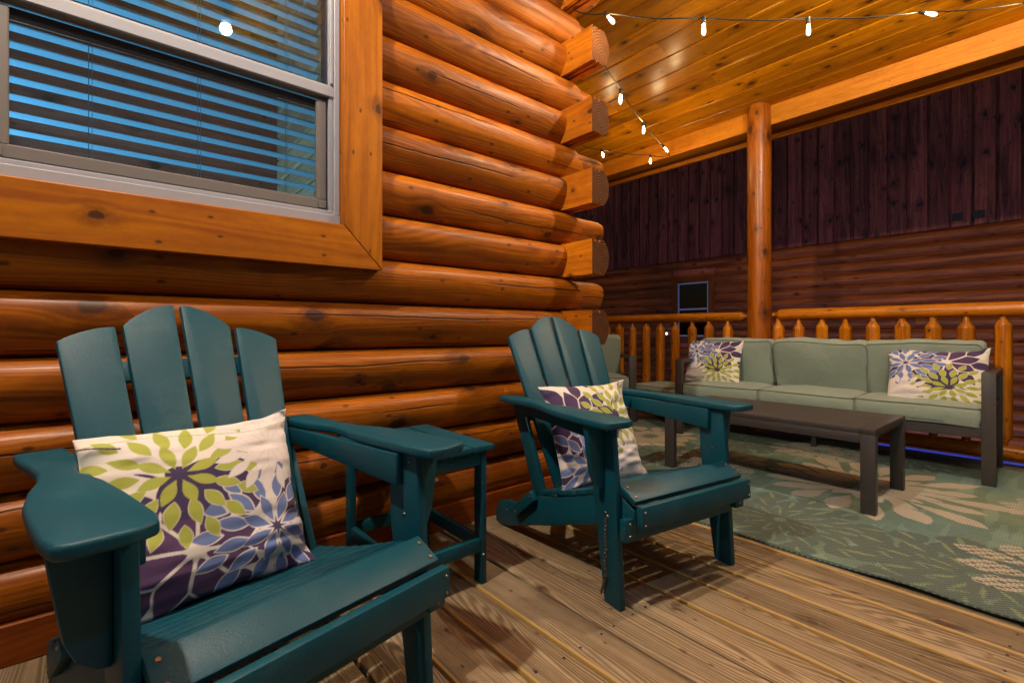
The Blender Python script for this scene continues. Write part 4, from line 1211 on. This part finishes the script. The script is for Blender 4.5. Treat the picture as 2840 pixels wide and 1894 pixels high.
bolt(st_, (X1 - 0.035, Y0_ + 0.0165, 0.105), (0, -1, 0), 0.006); bolt(st_, (X0 + 0.034, Y1_ - 0.0645, 0.12), (0, -1, 0), 0.006)

# ================================================================== LOUNGE SET
def cushion(w_, d_, h_, puff=0.02, rc=0.03, seed=0, side=0.008, n=26, wr=0.004):
    """soft box centred on x,y with its base at z=0; returns bmesh"""
    bm = bmesh.new()
    us = [-1 + 2 * i / n for i in range(n + 1)]
    def corner(x, y):
        ax, ay = abs(x), abs(y); hx, hy = w_ / 2, d_ / 2
        ox, oy = ax - (hx - rc), ay - (hy - rc)
        if ox > 0 and oy > 0:
            l = math.hypot(ox, oy); m_ = max(ox, oy)
            if l > 1e-9:
                k = m_ / l; ax, ay = hx - rc + ox * k, hy - rc + oy * k
        return math.copysign(ax, x), math.copysign(ay, y)
    def nz(x, y, z): return noise.noise(Vector((x * 6 + seed * 7.3, y * 6, z * 6 + seed)))
    def sheet(top):
        g_ = []
        for v in us:
            row = []
            for u in us:
                x, y = corner(u * w_ / 2, v * d_ / 2)
                e = ((1 - abs(u) ** 2.6) * (1 - abs(v) ** 2.6)) ** 0.7
                z = h_ - 0.006 + (puff * e + wr * nz(x, y, 0) * (0.3 + e)) if top else 0.006 - puff * 0.2 * e
                row.append(bm.verts.new((x, y, z)))
            g_.append(row)
        for i in range(n):
            for j in range(n):
                f_ = (g_[i][j], g_[i][j + 1], g_[i + 1][j + 1], g_[i + 1][j])
                bm.faces.new(f_ if top else f_[::-1])
        return g_
    a, b_ = sheet(True), sheet(False)
    def ring(g_): return [g_[0][j] for j in range(n)] + [g_[i][n] for i in range(n)] + [g_[n][j] for j in range(n, 0, -1)] + [g_[i][0] for i in range(n, 0, -1)]
    ra, rb = ring(a), ring(b_)
    rows = [ra]
    for k in range(1, 5):
        t_ = k / 5; row = []
        for p, q in zip(ra, rb):
            c_ = p.co.lerp(q.co, t_); d2 = Vector((c_.x, c_.y, 0))
            s_ = side * math.sin(math.pi * t_) + wr * 0.6 * nz(c_.x * 2.2, c_.y * 2.2, c_.z * 3)
            nrm = Vector((c_.x / w_ if abs(c_.x) > w_ / 2 - rc - 1e-4 else 0, c_.y / d_ if abs(c_.y) > d_ / 2 - rc - 1e-4 else 0, 0))
            if nrm.length > 0: nrm.normalize()
            row.append(bm.verts.new(c_ + nrm * s_))
        rows.append(row)
    rows.append(rb)
    L = len(ra)
    for r0, r1 in zip(rows[:-1], rows[1:]):
        for i in range(L):
            j = (i + 1) % L
            bm.faces.new((r0[i], r1[i], r1[j], r0[j]))
    edge = [[v.co.copy() for v in ra], [v.co.copy() for v in rb]]
    return bm, edge
def make_cushion(parent, name, w_, d_, h_, mat4, puff=0.02, seed=0, wr=0.004, piping=True, side=0.008, rc=0.03, zcut=0):
    bm, edge = cushion(w_, d_, h_, puff, rc, seed, side, wr=wr)
    def warp(p):
        q = Vector((p.x * 3.1 + seed * 3.7, p.y * 3.1, p.z * 2))
        k = 0.9 * wr + 0.002
        return Vector((noise.noise(q) * k, noise.noise(q + Vector((4, 7, 1))) * k, noise.noise(q + Vector((9, 2, 5))) * k * 1.3))
    for v in bm.verts: v.co += warp(v.co)
    edge = [[p + warp(p) for p in e] for e in edge]
    bm.transform(mat4)
    o = bm_obj(bm, name, M['sage'], parent, smooth=75)
    if piping:
        for e in edge:
            m = MB(); pts_ = [mat4 @ Vector((p.x * 1.004, p.y * 1.004, p.z)) for p in e]
            pts_.append(pts_[0]); m.tube(pts_, 0.0042, 6); m.build('piping', M['pipe'], o, smooth=60)
    return o
T4 = Matrix.Translation
def Rz(a): return Matrix.Rotation(R(a), 4, 'Z')
def armframe(parent, y, depth, hgt, wd=0.062, name='arm'):
    """arm in local coords: x from 0 (front) to depth, y..y+wd"""
    bm = boxm(0, 0.042, y, y + wd, 0, hgt, 0.002)
    boxm(depth - 0.042, depth, y, y + wd, 0, hgt, 0.002, bm)
    boxm(0.0425, depth - 0.0425, y, y + wd, hgt - 0.03, hgt, 0.002, bm)
    boxm(0.0425, depth - 0.0425, y + 0.015, y + wd - 0.015, 0.435, 0.455, 0.002, bm)
    bm_obj(bm, name, M['metal'], parent)
# sofa: local x = depth (0 front), y = along its length
SL = 2.0; SD = 0.70
sofa = empty('outdoor_sofa', (3.895, 0.305, 0), R(1.8), 'long three seat sofa with sage green cushions along the railing', 'sofa')
armframe(sofa, 0.0, SD, 0.662); armframe(sofa, SL - 0.062, SD, 0.662)
bm = boxm(0.012, 0.045, 0.0625, SL - 0.0625, 0.275, 0.338, 0.002)
boxm(SD - 0.05, SD - 0.01, 0.0625, SL - 0.0625, 0.275, 0.338, 0.002, bm)
for y in (0.0625, 0.5, 1.0, 1.46, SL - 0.1):
    boxm(0.0455, SD - 0.0505, y, y + 0.035, 0.29, 0.336, 0.002, bm)
for z in (0.42, 0.50, 0.58, 0.655):
    boxm(SD - 0.040, SD - 0.015, 0.0625, SL - 0.0625, z, z + 0.025, 0.002, bm)
bm_obj(bm, 'seat_frame', M['metal'], sofa)
bm_obj(boxm(0.28, 0.315, 0.985, 1.02, 0.0, 0.289, 0.002), 'leg', M['metal'], sofa)
cw = (SL - 0.124 - 0.01) / 3
for i in range(3):
    yc = 0.064 + cw * (i + 0.5) + 0.003 * i
    make_cushion(sofa, 'seat_cushion', 0.63, cw - 0.004, 0.118, T4((0.315, yc, 0.339)), 0.026, i + 1)
    tilt = (14, 16, 12)[i]; yaw = (-2, 2.0, -1)[i]
    mt = T4((0.475, yc + (0.0, -0.01, 0.0)[i], 0.468)) @ Rz(yaw) @ Matrix.Rotation(R(90 - tilt), 4, 'Y') @ Matrix.Rotation(R(180), 4, 'Z') @ T4((0.19, 0, -0.08))
    make_cushion(sofa, 'back_cushion', 0.385, cw - 0.01, 0.105, mt, 0.058, i + 11, 0.020, piping=True, side=0.014, rc=0.035)
# coffee table
ct = empty('coffee_table', (3.145, 1.207, 0), 0, 'low dark metal coffee table with slatted top standing on the rug', 'table')
a0, a1, b0, b1, zt = -0.31, 0.31, -0.573, 0.573, 0.428
bm = boxm(a0, a1, b0, b0 + 0.062, zt - 0.028, zt, 0.002); boxm(a0, a1, b1 - 0.062, b1, zt - 0.028, zt, 0.002, bm)
ns = 8; sw = (a1 - a0) / ns
for i in range(ns):
    boxm(a0 + i * sw + 0.0015, a0 + (i + 1) * sw - 0.0015, b0 + 0.064, b1 - 0.064, zt - 0.0275, zt - 0.0008, 0.0015, bm)
bm_obj(bm, 'tabletop', M['metal'], ct)
bm = boxm(a0 + 0.002, a0 + 0.03, b0 + 0.0625, b1 - 0.0625, zt - 0.075, zt - 0.0285, 0.002); boxm(a1 - 0.03, a1 - 0.002, b0 + 0.0625, b1 - 0.0625, zt - 0.075, zt - 0.0285, 0.002, bm)
boxm(a0 + 0.046, a1 - 0.046, b0 + 0.01, b0 + 0.045, zt - 0.05, zt - 0.0285, 0.002, bm); boxm(a0 + 0.046, a1 - 0.046, b1 - 0.045, b1 - 0.01, zt - 0.05, zt - 0.0285, 0.002, bm)
bm_obj(bm, 'apron', M['metal'], ct)
for x in (a0, a1 - 0.045):
    for y in (b0, b1 - 0.062):
        bm_obj(boxm(x, x + 0.045, y, y + 0.062, 0.010, zt - 0.0285, 0.002), 'leg', M['metal'], ct)
# armchair facing -Y : local x = depth, rotated so that +x -> +Y
ac = empty('armchair', (3.995, 2.83, 0), R(50), 'single seat with sage green cushions half hidden behind the cabin corner', 'armchair')
armframe(ac, 0.0, 0.70, 0.662); armframe(ac, 0.70, 0.70, 0.662)
bm = boxm(0.012, 0.045, 0.0625, 0.699, 0.275, 0.338, 0.002); boxm(0.65, 0.69, 0.0625, 0.699, 0.275, 0.338, 0.002, bm)
for y in (0.0625, 0.66): boxm(0.0455, 0.6495, y, y + 0.035, 0.29, 0.336, 0.002, bm)
bm_obj(bm, 'seat_frame', M['metal'], ac)
make_cushion(ac, 'seat_cushion', 0.62, 0.632, 0.118, T4((0.315, 0.381, 0.339)), 0.026, 21)
mt = T4((0.44, 0.385, 0.468)) @ Matrix.Rotation(R(90 - 12), 4, 'Y') @ Matrix.Rotation(R(180), 4, 'Z') @ T4((0.20, 0, -0.08))
make_cushion(ac, 'back_cushion', 0.40, 0.60, 0.14, mt, 0.035, 22, 0.009, piping=False, side=0.014, rc=0.035)
# ottoman
ot = empty('ottoman', (4.32, 2.665, 0), 0, 'low square ottoman with flat sage green cushion between sofa and armchair', 'ottoman')
bm = boxm(-0.26, 0.26, -0.26, -0.225, 0.245, 0.305, 0.002); boxm(-0.26, 0.26, 0.225, 0.26, 0.245, 0.305, 0.002, bm)
boxm(-0.26, -0.225, -0.2245, 0.2245, 0.245, 0.305, 0.002, bm); boxm(0.225, 0.26, -0.2245, 0.2245, 0.245, 0.305, 0.002, bm)
boxm(-0.2245, 0.2245, -0.03, 0.03, 0.27, 0.30, 0.002, bm)
bm_obj(bm, 'seat_frame', M['metal'], ot)
for x in (-0.26, 0.215):
    for y in (-0.26, 0.215): bm_obj(boxm(x, x + 0.045, y, y + 0.045, 0.0, 0.2445, 0.002), 'leg', M['metal'], ot)
make_cushion(ot, 'seat_cushion', 0.52, 0.52, 0.068, T4((0, 0, 0.306)), 0.010, 31)
